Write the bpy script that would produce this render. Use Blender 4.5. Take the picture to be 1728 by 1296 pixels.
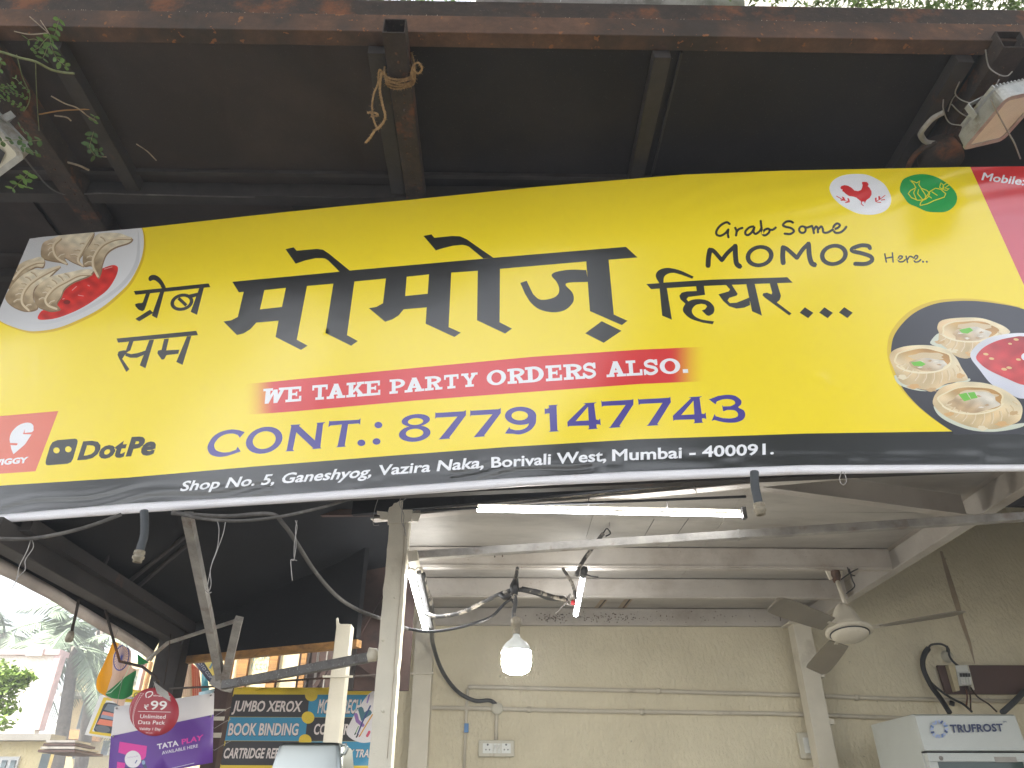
import bpy, math, random
import numpy as np
from mathutils import Vector, Matrix
from mathutils.geometry import delaunay_2d_cdt
random.seed(7); RNG = np.random.default_rng(7)
for o in list(bpy.data.objects): bpy.data.objects.remove(o)
SC = bpy.context.scene
# ------------------------------------------------------------------ camera, sky, sun, exposure
FOC, PITCH, YAW, CAMZ = 1250.0, math.radians(30.5), math.radians(.95), 1.5
cam = bpy.data.cameras.new('camera'); camo = bpy.data.objects.new('camera', cam); SC.collection.objects.link(camo)
cam.sensor_width = 36; cam.lens = FOC/1728*36; cam.clip_start = .02; cam.clip_end = 500
camo.location = (0, 0, CAMZ); camo.rotation_euler = (math.pi/2+PITCH, 0, -YAW)
SC.camera = camo
SUN_EL, SUN_AZ = math.radians(64), math.radians(-128)     # azimuth measured from +Y towards +X
W = bpy.data.worlds.new('World'); SC.world = W; W.use_nodes = True
nt = W.node_tree; bg = nt.nodes['Background']
sky = nt.nodes.new('ShaderNodeTexSky'); sky.sky_type = 'NISHITA'; sky.sun_disc = False
sky.sun_elevation = SUN_EL; sky.sun_rotation = SUN_AZ; sky.dust_density = 3.0; sky.air_density = 1.2
hs = nt.nodes.new('ShaderNodeHueSaturation'); hs.inputs['Saturation'].default_value = .38     # hazy city sky
nt.links.new(sky.outputs[0], hs.inputs['Color']); nt.links.new(hs.outputs[0], bg.inputs[0]); bg.inputs[1].default_value = .15
sun = bpy.data.lights.new('sun', 'SUN'); sun.energy = 5.0; sun.angle = math.radians(.5); sun.color = (1, .95, .86)
suno = bpy.data.objects.new('sun', sun); SC.collection.objects.link(suno)
sd = Vector((math.sin(SUN_AZ)*math.cos(SUN_EL), math.cos(SUN_AZ)*math.cos(SUN_EL), math.sin(SUN_EL)))
suno.rotation_euler = sd.to_track_quat('Z', 'Y').to_euler(); suno.location = (0, 0, 30)
vs = SC.view_settings; vs.view_transform = 'Standard'; vs.look = 'None'; vs.gamma = 1; vs.exposure = 1.88
vs.use_curve_mapping = False

# ------------------------------------------------------------------ photograph pixel -> point in the place
cy_, sy_, cp_, sp_ = math.cos(YAW), math.sin(YAW), math.cos(PITCH), math.sin(PITCH)
def ray(x, y):
    a = (x-864)/FOC; b = (648-y)/FOC
    Y = cp_-sp_*b; Z = sp_+cp_*b
    return Vector((cy_*a+sy_*Y, -sy_*a+cy_*Y, Z))
EYE = Vector((0, 0, CAMZ))
def PY(x, y, D): r = ray(x, y); return EYE+r*(D/r.y)
def PZ(x, y, Z): r = ray(x, y); return EYE+r*((Z-CAMZ)/r.z)
def PX(x, y, X): r = ray(x, y); return EYE+r*(X/r.x)
class Plane:                                  # an upright (or tilted) plane through P, facing the viewer
    def __init__(s, P, yaw=0, tilt=0):
        s.P = Vector(P); a = math.radians(yaw); t = math.radians(tilt)
        s.n = Vector((math.sin(a)*math.cos(t), -math.cos(a)*math.cos(t), math.sin(t)))
    def __call__(s, x, y):
        r = ray(x, y); return EYE+r*((s.P-EYE).dot(s.n)/r.dot(s.n))

# ------------------------------------------------------------------ objects
def tag(o, label=None, cat=None, group=None, kind=None):
    if label: o['label'] = label
    if cat: o['category'] = cat
    if group: o['group'] = group
    if kind: o['kind'] = kind
    return o
def thing(name, label, cat, loc=(0, 0, 0), group=None):
    o = bpy.data.objects.new(name, None); o.empty_display_size = .1; SC.collection.objects.link(o)
    o.location = loc; return tag(o, label, cat, group)
def link(name, me, parent=None, mat=None):
    o = bpy.data.objects.new(name, me); SC.collection.objects.link(o)
    if mat is not None: me.materials.append(mat)
    base = None
    if parent is not None:
        o.parent = parent; q = parent; base = Vector((0, 0, 0))
        while q is not None: base += q.location; q = q.parent
        me.transform(Matrix.Translation(-base))
    elif me.vertices:
        c = np.empty(len(me.vertices)*3); me.vertices.foreach_get('co', c); c = c.reshape(-1, 3)
        base = Vector(((c[:, 0].min()+c[:, 0].max())/2, (c[:, 1].min()+c[:, 1].max())/2, c[:, 2].min()))
        me.transform(Matrix.Translation(-base)); o.location = base
    return o
class MB:
    def __init__(s): s.v = []; s.f = []; s.sm = []
    def add(s, vs_, fs, smooth=False):
        n = len(s.v); s.v += [tuple(v) for v in vs_]; s.f += [tuple(i+n for i in f) for f in fs]; s.sm += [smooth]*len(fs); return s
    def hexa(s, a, b):                        # a, b: two matching quads
        s.add(list(a)+list(b), [(3, 2, 1, 0), (4, 5, 6, 7), (0, 1, 5, 4), (1, 2, 6, 5), (2, 3, 7, 6), (3, 0, 4, 7)]); return s
    def box(s, p, q):
        x0, y0, z0 = p; x1, y1, z1 = q
        return s.hexa([(x0, y0, z0), (x1, y0, z0), (x1, y1, z0), (x0, y1, z0)], [(x0, y0, z1), (x1, y0, z1), (x1, y1, z1), (x0, y1, z1)])
    def bar(s, p, q, w, h=None, up=(0, 0, 1), off=0):
        p, q = Vector(p), Vector(q); h = h or w; d = (q-p).normalized(); u = Vector(up)
        if abs(d.dot(u)) > .98: u = Vector((0, 1, 0))
        a = d.cross(u).normalized(); b = a.cross(d).normalized()
        f = lambda c: [c-a*w/2-b*h/2, c+a*w/2-b*h/2, c+a*w/2+b*h/2, c-a*w/2+b*h/2]
        return s.hexa(f(p), f(q))
    def tube(s, pts, r, n=8, smooth=True, cap=True):
        pts = [Vector(p) for p in pts]; rr = r if isinstance(r, (list, tuple)) else [r]*len(pts)
        u = None; V = []
        for i, p in enumerate(pts):
            d = (pts[min(i+1, len(pts)-1)]-pts[max(i-1, 0)]).normalized()
            if u is None: u = d.orthogonal().normalized()
            u = (u-d*u.dot(d)).normalized(); w = d.cross(u)
            V += [p+(u*math.cos(2*math.pi*k/n)+w*math.sin(2*math.pi*k/n))*rr[i] for k in range(n)]
        F = [(i*n+k, i*n+(k+1) % n, (i+1)*n+(k+1) % n, (i+1)*n+k) for i in range(len(pts)-1) for k in range(n)]
        if cap: F += [tuple(range(n))[::-1], tuple((len(pts)-1)*n+k for k in range(n))]
        return s.add(V, F, smooth)
    def lathe(s, c, prof, n=28, axis=None):
        c = Vector(c); V = []; ax = (axis or Vector((0, 0, 1))).normalized(); a = ax.orthogonal().normalized(); b = ax.cross(a)
        for r, z in prof: V += [c+ax*z+(a*math.cos(2*math.pi*k/n)+b*math.sin(2*math.pi*k/n))*r for k in range(n)]
        F = [(i*n+k, i*n+(k+1) % n, (i+1)*n+(k+1) % n, (i+1)*n+k) for i in range(len(prof)-1) for k in range(n)]
        return s.add(V, F, True)
    def prism(s, poly, vec):                  # outline in 3D pushed along vec
        n = len(poly); a = [Vector(p) for p in poly]; b = [p+Vector(vec) for p in a]
        return s.add(a+b, [tuple(range(n)), tuple(range(2*n-1, n-1, -1))]+[((k+1) % n, k, n+k, n+(k+1) % n) for k in range(n)])
    def build(s, name, mat, parent=None, label=None, bevel=0):
        me = bpy.data.meshes.new(name); me.from_pydata(s.v, [], s.f); me.update()
        me.polygons.foreach_set('use_smooth', s.sm)
        import bmesh
        bm = bmesh.new(); bm.from_mesh(me); bmesh.ops.recalc_face_normals(bm, faces=bm.faces); bm.to_mesh(me); bm.free()
        o = link(name, me, parent, mat)
        if bevel:
            m = o.modifiers.new('bevel', 'BEVEL'); m.width = bevel; m.segments = 2; m.limit_method = 'ANGLE'
        if label: o['label'] = label
        return o
def spline(pts, k=6):                         # Catmull-Rom through 3D (or 2D) points
    P = [np.array(p, float) for p in pts]; P = [2*P[0]-P[1]]+P+[2*P[-1]-P[-2]]; out = []
    for i in range(1, len(P)-2):
        for j in range(k):
            t = j/k; a, b, c, d = P[i-1:i+3]
            out.append(.5*(2*b+(c-a)*t+(2*a-5*b+4*c-d)*t*t+(3*b-a-3*c+d)*t**3))
    out.append(P[-2]); return out
def cable(name, pts, r, mat, parent=None, k=6, n=8, straight=False):
    P = [PY(*p) for p in pts]
    if not straight: P = [Vector(p) for p in spline([tuple(p) for p in P], k)]
    return MB().tube(P, r, n).build(name, mat, parent)

# ------------------------------------------------------------------ materials
def newmat(name):
    m = bpy.data.materials.new(name); m.use_nodes = True; return m, m.node_tree, m.node_tree.nodes['Principled BSDF']
def N(t, typ, **kw):
    n = t.nodes.new('ShaderNode'+typ)
    for k, v in kw.items():
        if k in n.inputs.keys(): n.inputs[k].default_value = v
        else: setattr(n, k, v)
    return n
def ramp(t, src, stops):
    r = t.nodes.new('ShaderNodeValToRGB'); e = r.color_ramp.elements
    while len(e) < len(stops): e.new(.5)
    for i, (p, c) in enumerate(stops): e[i].position = p; e[i].color = (*c, 1) if len(c) == 3 else c
    t.links.new(src, r.inputs[0]); return r
def mixc(t, fac, a, b):
    m = t.nodes.new('ShaderNodeMix'); m.data_type = 'RGBA'
    for s, i in ((fac, 0), (a, 6), (b, 7)):
        if hasattr(s, 'links') or hasattr(s, 'is_output'): t.links.new(s, m.inputs[i])
        else: m.inputs[i].default_value = (*s, 1) if isinstance(s, tuple) else s
    return m.outputs[2]
def mat(name, base, rough=.6, metal=0, var=.25, scale=6, dirt=None, dirt_scale=3, dirt_lo=.55, dirt_hi=.7, speck=None, speck_scale=60, speck_lo=.72, bump=.0, bump_scale=80, spec=.5, stretch=(1, 1, 1), bdist=.004, transmission=0):
    m, t, b = newmat(name)
    tc = N(t, 'TexCoord'); mp = N(t, 'Mapping'); mp.inputs['Scale'].default_value = stretch
    t.links.new(tc.outputs['Object'], mp.inputs[0]); V = mp.outputs[0]
    def noise(sc, det=6, rg=.6):
        n = N(t, 'TexNoise', Scale=sc, Detail=det, Roughness=rg); t.links.new(V, n.inputs['Vector']); return n.outputs[0]
    n1 = noise(scale)
    lo = tuple(c*(1-var) for c in base); hi = tuple(min(1, c*(1+var)) for c in base)
    col = ramp(t, n1, [(.3, lo), (.7, hi)]).outputs[0]
    if dirt:
        f = ramp(t, noise(dirt_scale, 8, .65), [(dirt_lo, (0, 0, 0)), (dirt_hi, (1, 1, 1))]).outputs[0]; col = mixc(t, f, col, dirt)
    if speck:
        f = ramp(t, noise(speck_scale, 2), [(speck_lo, (0, 0, 0)), (speck_lo+.03, (1, 1, 1))]).outputs[0]; col = mixc(t, f, col, speck)
    t.links.new(col, b.inputs['Base Color'])
    rr = ramp(t, n1, [(.3, (rough*.85,)*3), (.7, (min(1, rough*1.15),)*3)]); t.links.new(rr.outputs[0], b.inputs['Roughness'])
    b.inputs['Metallic'].default_value = metal; b.inputs['Specular IOR Level'].default_value = spec
    if bump:
        bp = N(t, 'Bump', Strength=bump, Distance=bdist); t.links.new(noise(bump_scale, 5), bp.inputs['Height']); t.links.new(bp.outputs[0], b.inputs['Normal'])
    return m
def emit(name, col, s):
    m, t, b = newmat(name); b.inputs['Base Color'].default_value = (*col, 1); b.inputs['Emission Color'].default_value = (*col, 1); b.inputs['Emission Strength'].default_value = s; return m
M = {}
M['rust'] = mat('rusty_steel', (.12, .066, .042), .85, 0, .35, 14, (.05, .038, .03), 1.9, .42, .62, (.24, .10, .04), 26, .66, .5, 60, .25)
M['rustdark'] = mat('rusty_dark_steel', (.045, .033, .026), .8, 0, .4, 18, (.17, .065, .028), 3.5, .53, .64, (.09, .07, .05), 70, .66, .5, 60, .25)
M['steel'] = mat('dark_painted_steel', (.04, .034, .031), .65, 0, .3, 12, (.10, .05, .03), 5, .64, .74, (.10, .09, .08), 130, .73, .3, 70, .25)
M['galv'] = mat('old_galvanised_tube', (.30, .28, .25), .65, 0, .35, 9, (.17, .12, .09), 6, .55, .7, (.32, .30, .28), 120, .66, .4, 120, stretch=(1, 1, 1))
M['galvdark'] = mat('grey_tube', (.13, .125, .12), .55, .4, .3, 20, (.06, .045, .04), 9, .55, .68, (.3, .3, .3), 90, .64, .5, 90)
M['brown'] = mat('brown_painted_steel', (.07, .042, .034), .7, 0, .3, 8, (.03, .02, .018), 4, .55, .7, None, 60, .7, .2, 60, .25)
M['cream'] = mat('cream_painted_steel', (.62, .57, .46), .55, 0, .08, 5, (.42, .37, .28), 3.2, .58, .74, (.30, .22, .15), 55, .735, .25, 50)
M['ceil'] = mat('grimy_white_paint', (.47, .43, .38), .7, 0, .1, 3, (.34, .29, .24), 2.4, .5, .72, (.22, .12, .07), 95, .70, .2, 60)
M['panel'] = mat('ceiling_board', (.42, .39, .345), .75, 0, .12, 2, (.30, .27, .235), 1.6, .45, .72, None, 60, .7, .12, 30, stretch=(1, 2.5, 1))
M['pvc'] = mat('cream_pvc', (.55, .50, .40), .45, 0, .08, 6, (.36, .31, .23), 5, .6, .75, None, 60, .7, .0)
M['hose'] = mat('grey_flexible_conduit', (.045, .05, .055), .6, 0, .25, 20, (.10, .095, .085), 9, .55, .7)
M['brass'] = mat('dusty_gland', (.30, .26, .19), .55, .3, .3, 40, (.12, .09, .06), 20)
M['cable'] = mat('black_cable', (.018, .018, .019), .45, 0, .3, 20, (.07, .06, .05), 12, .6, .75)
M['dustcable'] = mat('dusty_cable', (.075, .068, .062), .7, 0, .35, 20, (.16, .145, .13), 12, .5, .7)
M['tapecable'] = mat('taped_painted_cable', (.045, .042, .04), .6, 0, .3, 20, (.38, .34, .28), 14, .52, .57)
M['wire'] = mat('thin_wire', (.30, .28, .26), .5, .5, .2, 30)
M['jute'] = mat('jute', (.36, .23, .11), .95, 0, .35, 90, (.2, .12, .06), 30, .5, .7, None, 60, .7, .8, 300, .1, bdist=.003)
M['white'] = mat('white_enamel', (.66, .67, .63), .35, 0, .04, 3, (.52, .50, .42), 2.5, .6, .8, (.3, .25, .2), 70, .76)
M['offwhite'] = mat('yellowed_plastic', (.55, .52, .42), .5, 0, .1, 8, (.35, .28, .18), 9, .6, .72, (.1, .07, .05), 60, .72)
M['glassgrey'] = mat('dirty_lamp_glass', (.66, .63, .52), .4, 0, .12, 4, (.62, .58, .48), 3, .5, .7)
M['alu'] = mat('weathered_aluminium', (.42, .42, .40), .5, .5, .2, 15, (.25, .22, .18), 12, .5, .7, None, 60, .7, .4, 80)
M['blackplastic'] = mat('black_plastic', (.02, .02, .021), .5)
M['stainless'] = mat('brushed_stainless', (.36, .38, .36), .32, 1, .06, 3, None, 3, .5, .7, None, 60, .7, .08, 60, stretch=(1, 1, .05))
M['leaf'] = mat('leaf_green', (.10, .20, .035), .5, 0, .5, 9)
M['leafdark'] = mat('leaf_dark', (.05, .12, .025), .5, 0, .5, 9)
M['palmleaf'] = mat('palm_leaf', (.17, .22, .14), .5, 0, .4, 2)
M['bark'] = mat('palm_bark', (.16, .14, .12), .9, 0, .3, 12, None, 3, .5, .7, None, 60, .7, .5, 30)
M['twig'] = mat('dry_twig', (.35, .28, .20), .9, 0, .3, 40)
M['stem'] = mat('green_stem', (.16, .18, .07), .6, 0, .3, 40)
M['wood'] = mat('weathered_wood', (.42, .22, .07), .8, 0, .35, 6, (.2, .10, .04), 9, .5, .7, None, 60, .7, .4, 60, stretch=(.2, 3, 3))
M['asphalt'] = mat('asphalt', (.06, .058, .055), .9, 0, .2, 3, None, 3, .5, .7, None, 60, .7, .4, 200)
M['concrete'] = mat('paving_concrete', (.26, .245, .215), .85, 0, .15, 2, (.24, .22, .19), 1.2, .5, .7, None, 60, .7, .3, 60)
M['greysheet'] = mat('grey_tarpaulin', (.30, .28, .26), .7, 0, .2, 3, (.15, .14, .12), 5, .5, .65, (.6, .6, .58), 40, .7)
# dark roof sheet: fine ribs along X, dust
def sheetmat(name, base, dust, rib=90, ribs=.25, rough=.75, dlo=.45, dhi=.85):
    m, t, b = newmat(name); tc = N(t, 'TexCoord')
    n = N(t, 'TexNoise', Scale=1.6, Detail=8, Roughness=.62); t.links.new(tc.outputs['Object'], n.inputs['Vector'])
    n2 = N(t, 'TexNoise', Scale=230, Detail=1); t.links.new(tc.outputs['Object'], n2.inputs['Vector'])
    c = mixc(t, ramp(t, n.outputs[0], [(dlo, (0, 0, 0)), (dhi, (1, 1, 1))]).outputs[0], base, dust)
    c = mixc(t, ramp(t, n2.outputs[0], [(.74, (0, 0, 0)), (.78, (1, 1, 1))]).outputs[0], c, (.12, .11, .10))
    t.links.new(c, b.inputs['Base Color']); b.inputs['Roughness'].default_value = rough; b.inputs['Specular IOR Level'].default_value = .2
    w = N(t, 'TexWave', Scale=rib, Distortion=.6, Detail=2); w.bands_direction = 'Y'; t.links.new(tc.outputs['Object'], w.inputs['Vector'])
    w2 = N(t, 'TexWave', Scale=rib, Distortion=.6, Detail=2); w2.bands_direction = 'X'; t.links.new(tc.outputs['Object'], w2.inputs['Vector'])
    ad = N(t, 'Math', operation='ADD'); t.links.new(w.outputs[1], ad.inputs[0]); t.links.new(w2.outputs[1], ad.inputs[1])
    bp = N(t, 'Bump', Strength=ribs, Distance=.002); t.links.new(ad.outputs[0], bp.inputs['Height']); t.links.new(bp.outputs[0], b.inputs['Normal'])
    return m
M['roof'] = sheetmat('black_roof_sheet', (.016, .014, .014), (.036, .028, .025))
M['roofbrown'] = sheetmat('dusty_brown_roof_sheet', (.032, .024, .021), (.07, .05, .042))
M['blackcloth'] = sheetmat('black_flex_back', (.0035, .0035, .0042), (.008, .008, .0095))
# rough plaster
def plaster(name, base, grime):
    m, t, b = newmat(name); tc = N(t, 'TexCoord')
    def nz(s, d=6, r=.6):
        n = N(t, 'TexNoise', Scale=s, Detail=d, Roughness=r); t.links.new(tc.outputs['Object'], n.inputs['Vector']); return n.outputs[0]
    c = mixc(t, ramp(t, nz(1.3, 8, .65), [(.42, (0, 0, 0)), (.78, (1, 1, 1))]).outputs[0], base, grime)
    c = mixc(t, ramp(t, nz(22, 3), [(.66, (0, 0, 0)), (.82, (.6, .6, .6))]).outputs[0], c, tuple(x*.7 for x in grime))
    c = mixc(t, ramp(t, nz(34, 1), [(.765, (0, 0, 0)), (.79, (1, 1, 1))]).outputs[0], c, (.12, .09, .06))
    t.links.new(c, b.inputs['Base Color']); b.inputs['Roughness'].default_value = .8; b.inputs['Specular IOR Level'].default_value = .3
    mp = N(t, 'Mapping'); mp.inputs['Rotation'].default_value = (0, .7, 0); mp.inputs['Scale'].default_value = (1, 1, .55); t.links.new(tc.outputs['Object'], mp.inputs[0])
    n = N(t, 'TexNoise', Scale=34, Detail=4, Roughness=.55); t.links.new(mp.outputs[0], n.inputs['Vector'])
    bp = N(t, 'Bump', Strength=.55, Distance=.010); t.links.new(ramp(t, n.outputs[0], [(.35, (0, 0, 0)), (.65, (1, 1, 1))]).outputs[0], bp.inputs['Height']); t.links.new(bp.outputs[0], b.inputs['Normal'])
    return m
M['plaster'] = plaster('cream_rough_plaster', (.70, .63, .46), (.56, .50, .36))
M['plasterpale'] = plaster('pale_outdoor_plaster', (.82, .78, .74), (.76, .70, .66))
M['plasteryellow'] = plaster('yellow_outdoor_plaster', (.68, .58, .34), (.55, .44, .24))

# ------------------------------------------------------------------ printed sheets
# A print is ONE sheet: flat shapes are cut into it with a constrained triangulation and each face keeps its ink.
def inkmat(name, rough=.3, bump=.12, scale=260, big=.0, coat=0):
    m, t, b = newmat(name); a = N(t, 'Attribute'); a.attribute_name = 'ink'
    t.links.new(a.outputs[0], b.inputs['Base Color']); b.inputs['Roughness'].default_value = rough
    if bump:
        tc = N(t, 'TexCoord'); w = N(t, 'TexWave', Scale=scale, Distortion=0); w.bands_direction = 'X'
        w2 = N(t, 'TexWave', Scale=scale, Distortion=0); w2.bands_direction = 'Z'
        for q in (w, w2): t.links.new(tc.outputs['Object'], q.inputs['Vector'])
        ad = N(t, 'Math', operation='ADD'); t.links.new(w.outputs[1], ad.inputs[0]); t.links.new(w2.outputs[1], ad.inputs[1])
        bp = N(t, 'Bump', Strength=bump, Distance=.0008); t.links.new(ad.outputs[0], bp.inputs['Height'])
        n = N(t, 'TexNoise', Scale=2.2, Detail=3, Roughness=.5); t.links.new(tc.outputs['Object'], n.inputs['Vector'])
        b2 = N(t, 'Bump', Strength=big, Distance=.05); t.links.new(n.outputs[0], b2.inputs['Height']); t.links.new(bp.outputs[0], b2.inputs['Normal'])
        t.links.new(b2.outputs[0], b.inputs['Normal'])
    return m
def A(ox, oy, sc): return lambda pts: [(ox+x/sc, oy+y/sc) for x, y in pts]
def sm(pts, k=5, closed=True):                # smoothed outline
    P = [np.array(p, float) for p in pts]
    if not closed: return [tuple(q) for q in spline(P, k)]
    n = len(P); out = []
    for i in range(n):
        a, b, c, d = P[i-1], P[i], P[(i+1) % n], P[(i+2) % n]
        for j in range(k):
            t = j/k; out.append(tuple(.5*(2*b+(c-a)*t+(2*a-5*b+4*c-d)*t*t+(3*b-a-3*c+d)*t**3)))
    return out
def ell(cx, cy, rx, ry, rot=0, n=28, a0=0, a1=2*math.pi):
    c, s = math.cos(math.radians(rot)), math.sin(math.radians(rot)); out = []
    for k in range(n):
        t = a0+(a1-a0)*k/n; x, y = rx*math.cos(t), ry*math.sin(t); out.append((cx+x*c-y*s, cy+x*s+y*c))
    return out
def rib(pts, w, rnd=True):                    # stroke of width w along a line -> outline
    P = [np.array(p, float) for p in pts]; L, R = [], []
    for i, p in enumerate(P):
        a = P[max(i-1, 0)]; c = P[min(i+1, len(P)-1)]
        d1 = p-a; d2 = c-p; d = (d1/(np.linalg.norm(d1)+1e-9)+d2/(np.linalg.norm(d2)+1e-9)); d /= np.linalg.norm(d)+1e-9
        nn = np.array([-d[1], d[0]]); dd = d2 if i == 0 else d1; dd = dd/(np.linalg.norm(dd)+1e-9)
        k = w/2/max(.5, abs(float(np.dot(nn, [-dd[1], dd[0]])))); L.append(p+nn*k); R.append(p-nn*k)
    out = list(L)
    if rnd:
        d = P[-1]-P[-2]; d = d/np.linalg.norm(d)*w/2; out += [P[-1]+d*.8+(L[-1]-P[-1])*.55, P[-1]+d*.8+(R[-1]-P[-1])*.55]
    out += R[::-1]
    if rnd:
        d = P[0]-P[1]; d = d/np.linalg.norm(d)*w/2; out += [P[0]+d*.8+(R[0]-P[0])*.55, P[0]+d*.8+(L[0]-P[0])*.55]
    return [tuple(q) for q in out]
class Shape:
    def __init__(s, contours, col):
        s.col = col; s.seg = []
        if contours and not isinstance(contours[0][0], (tuple, list, np.ndarray)): contours = [contours]
        for c in contours: s.seg += [(tuple(c[i]), tuple(c[(i+1) % len(c)])) for i in range(len(c))]
    def contains(s, X, Y):
        g = np.array(s.seg, float).reshape(-1, 4); x0, y0, x1, y1 = g.T
        res = np.zeros(len(X), bool)
        idx = np.where((X > min(x0.min(), x1.min())) & (X < max(x0.max(), x1.max())) & (Y > min(y0.min(), y1.min())) & (Y < max(y0.max(), y1.max())))[0]
        if len(idx) == 0: return res
        for c in range(0, len(idx), 4000):
            ii = idx[c:c+4000]; px, py = X[ii][:, None], Y[ii][:, None]
            cr = ((y0 > py) != (y1 > py)); dy = np.where(y1 == y0, 1, y1-y0); xi = x0+(py-y0)*(x1-x0)/dy
            res[ii] = (np.sum(cr & (px < xi), axis=1) % 2) == 1
        return res
_tx = {}
def glyphs(txt, off, space=1.0):
    key = (txt, off, space)
    if key in _tx: return _tx[key]
    c = bpy.data.curves.new('t', 'FONT'); c.body = txt; c.offset = off; c.resolution_u = 3; c.space_character = space
    o = bpy.data.objects.new('t', c); SC.collection.objects.link(o); bpy.context.view_layer.update()
    me = o.to_mesh(); cnt = {}
    for p in me.polygons:
        for e in p.edge_keys: cnt[e] = cnt.get(e, 0)+1
    V = [(v.co.x, v.co.y) for v in me.vertices]; seg = [(V[a], V[b]) for (a, b), k in cnt.items() if k == 1]
    o.to_mesh_clear(); bpy.data.objects.remove(o); bpy.data.curves.remove(c); _tx[key] = seg; return seg
CAP = None
def text(txt, bl, br, tl, tr, col, off=.0, space=1.0, cap='H'):
    """letters between baseline bl-br and cap line tl-tr (pixels)"""
    seg = glyphs(txt, off, space); xs = [p[0] for s in seg for p in s]; x0, x1 = min(xs), max(xs)
    h = max(p[1] for s in glyphs(cap, off) for p in s); bl, br, tl, tr = [np.array(q, float) for q in (bl, br, tl, tr)]
    def f(p):
        u = (p[0]-x0)/(x1-x0); v = p[1]/h; a = bl+(br-bl)*u; b = tl+(tr-tl)*u; q = a+(b-a)*v; return (float(q[0]), float(q[1]))
    s = Shape([], col); s.seg = [(f(a), f(b)) for a, b in seg]; return s
def art(name, outline, shapes, mapper, m, parent=None, grid=None, zones=(), base=(1, 1, 1), thick=.003, disp=None, clip=None):
    """outline and shapes in photograph pixels; mapper(x, y) -> point"""
    vid = {}; V = []; E = set()
    def vi(p):
        k = (round(p[0], 2), round(p[1], 2))
        if k not in vid: vid[k] = len(V); V.append(Vector(k))
        return vid[k]
    O = Shape(outline, None)
    lim = [min(p[0] for p in outline)-1, max(p[0] for p in outline)+1, min(p[1] for p in outline)-1, max(p[1] for p in outline)+1]
    for S in [O]+list(shapes):
        segs = []
        for a, b in S.seg:
            k = max(1, int(math.hypot(b[0]-a[0], b[1]-a[1])/(grid or 40)/.9)+0); q = [(a[0]+(b[0]-a[0])*i/k, a[1]+(b[1]-a[1])*i/k) for i in range(k+1)]
            segs += list(zip(q[:-1], q[1:]))
        for a, b in segs:
            if (max(a[0], b[0]) < lim[0] or min(a[0], b[0]) > lim[1] or max(a[1], b[1]) < lim[2] or min(a[1], b[1]) > lim[3]): continue
            i, j = vi(a), vi(b)
            if i != j: E.add((min(i, j), max(i, j)))
    pts = []
    if grid:
        gx, gy = np.meshgrid(np.arange(lim[0], lim[1], grid), np.arange(lim[2], lim[3], grid)); gx = gx+(np.arange(gx.shape[0]) % 2)[:, None]*grid*.5
        pts += list(zip(gx.ravel()+.137, gy.ravel()+.211))
    for zx0, zy0, zx1, zy1, g in zones:
        gx, gy = np.meshgrid(np.arange(zx0, zx1, g), np.arange(zy0, zy1, g)); gx = gx+(np.arange(gx.shape[0]) % 2)[:, None]*g*.5
        pts += list(zip(gx.ravel()+.137, gy.ravel()+.211))
    if pts:
        P = np.array(pts); P = P[O.contains(P[:, 0], P[:, 1])]
        for q in P: vi((float(q[0]), float(q[1])))
    r = delaunay_2d_cdt(V, list(E), [], 0, 1e-4, False); vv, ff = r[0], r[2]
    co = np.array([(v.x, v.y) for v in vv]); F = np.array([f for f in ff if len(f) == 3])
    cen = co[F].mean(1); keep = O.contains(cen[:, 0], cen[:, 1]); F = F[keep]; cen = cen[keep]
    col = np.ones((len(F), 3, 4))
    def paint(mask, c):
        if callable(c):
            q = co[F[mask]]; col[mask, :, :3] = c(q[..., 0], q[..., 1])
        else: col[mask, :, :3] = c
    paint(np.ones(len(F), bool), base)
    for S in shapes:
        mk = S.contains(cen[:, 0], cen[:, 1])
        if mk.any(): paint(mk, S.col)
    used = np.unique(F); rem = -np.ones(len(co), int); rem[used] = np.arange(len(used)); F = rem[F]; co = co[used]
    if clip is not None: co = np.array([clip(x, y) for x, y in co])
    XYZ = [mapper(x, y) for x, y in co]
    me = bpy.data.meshes.new(name); me.from_pydata([tuple(p) for p in XYZ], [], [tuple(int(i) for i in f) for f in F]); me.update()
    # make faces look at the viewer
    e = me.polygons[0]
    if sum((p.normal.dot(Vector(me.vertices[p.vertices[0]].co)-EYE))*p.area for p in me.polygons) > 0:
        me.flip_normals(); col = col[:, ::-1] if False else col
    at = me.attributes.new('ink', 'FLOAT_COLOR', 'CORNER'); order = np.empty(len(me.loops), int); me.loops.foreach_get('vertex_index', order)
    order = order.reshape(-1, 3); out = np.ones((len(F), 3, 4), np.float32)
    for k in range(3):
        for j in range(3):
            mk = order[:, k] == F[:, j]; out[mk, k] = col[mk, j]
    at.data.foreach_set('color', out.ravel()); me.polygons.foreach_set('use_smooth', [True]*len(me.polygons))
    if grid:                                  # true surface normals, whatever the triangulation
        nn = []
        for x, y in co:
            a = mapper(x+2, y)-mapper(x-2, y); b = mapper(x, y+2)-mapper(x, y-2); q = a.cross(b).normalized()
            if q.dot(ray(x, y)) > 0: q = -q
            nn.append(q)
        me.normals_split_custom_set_from_vertices(nn)
    o = link(name, me, parent, m)
    if thick and not grid:
        s = o.modifiers.new('thickness', 'SOLIDIFY'); s.thickness = thick; s.offset = -1; s.use_even_offset = False
    return o
def S(c, col): return Shape(c, col)
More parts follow.
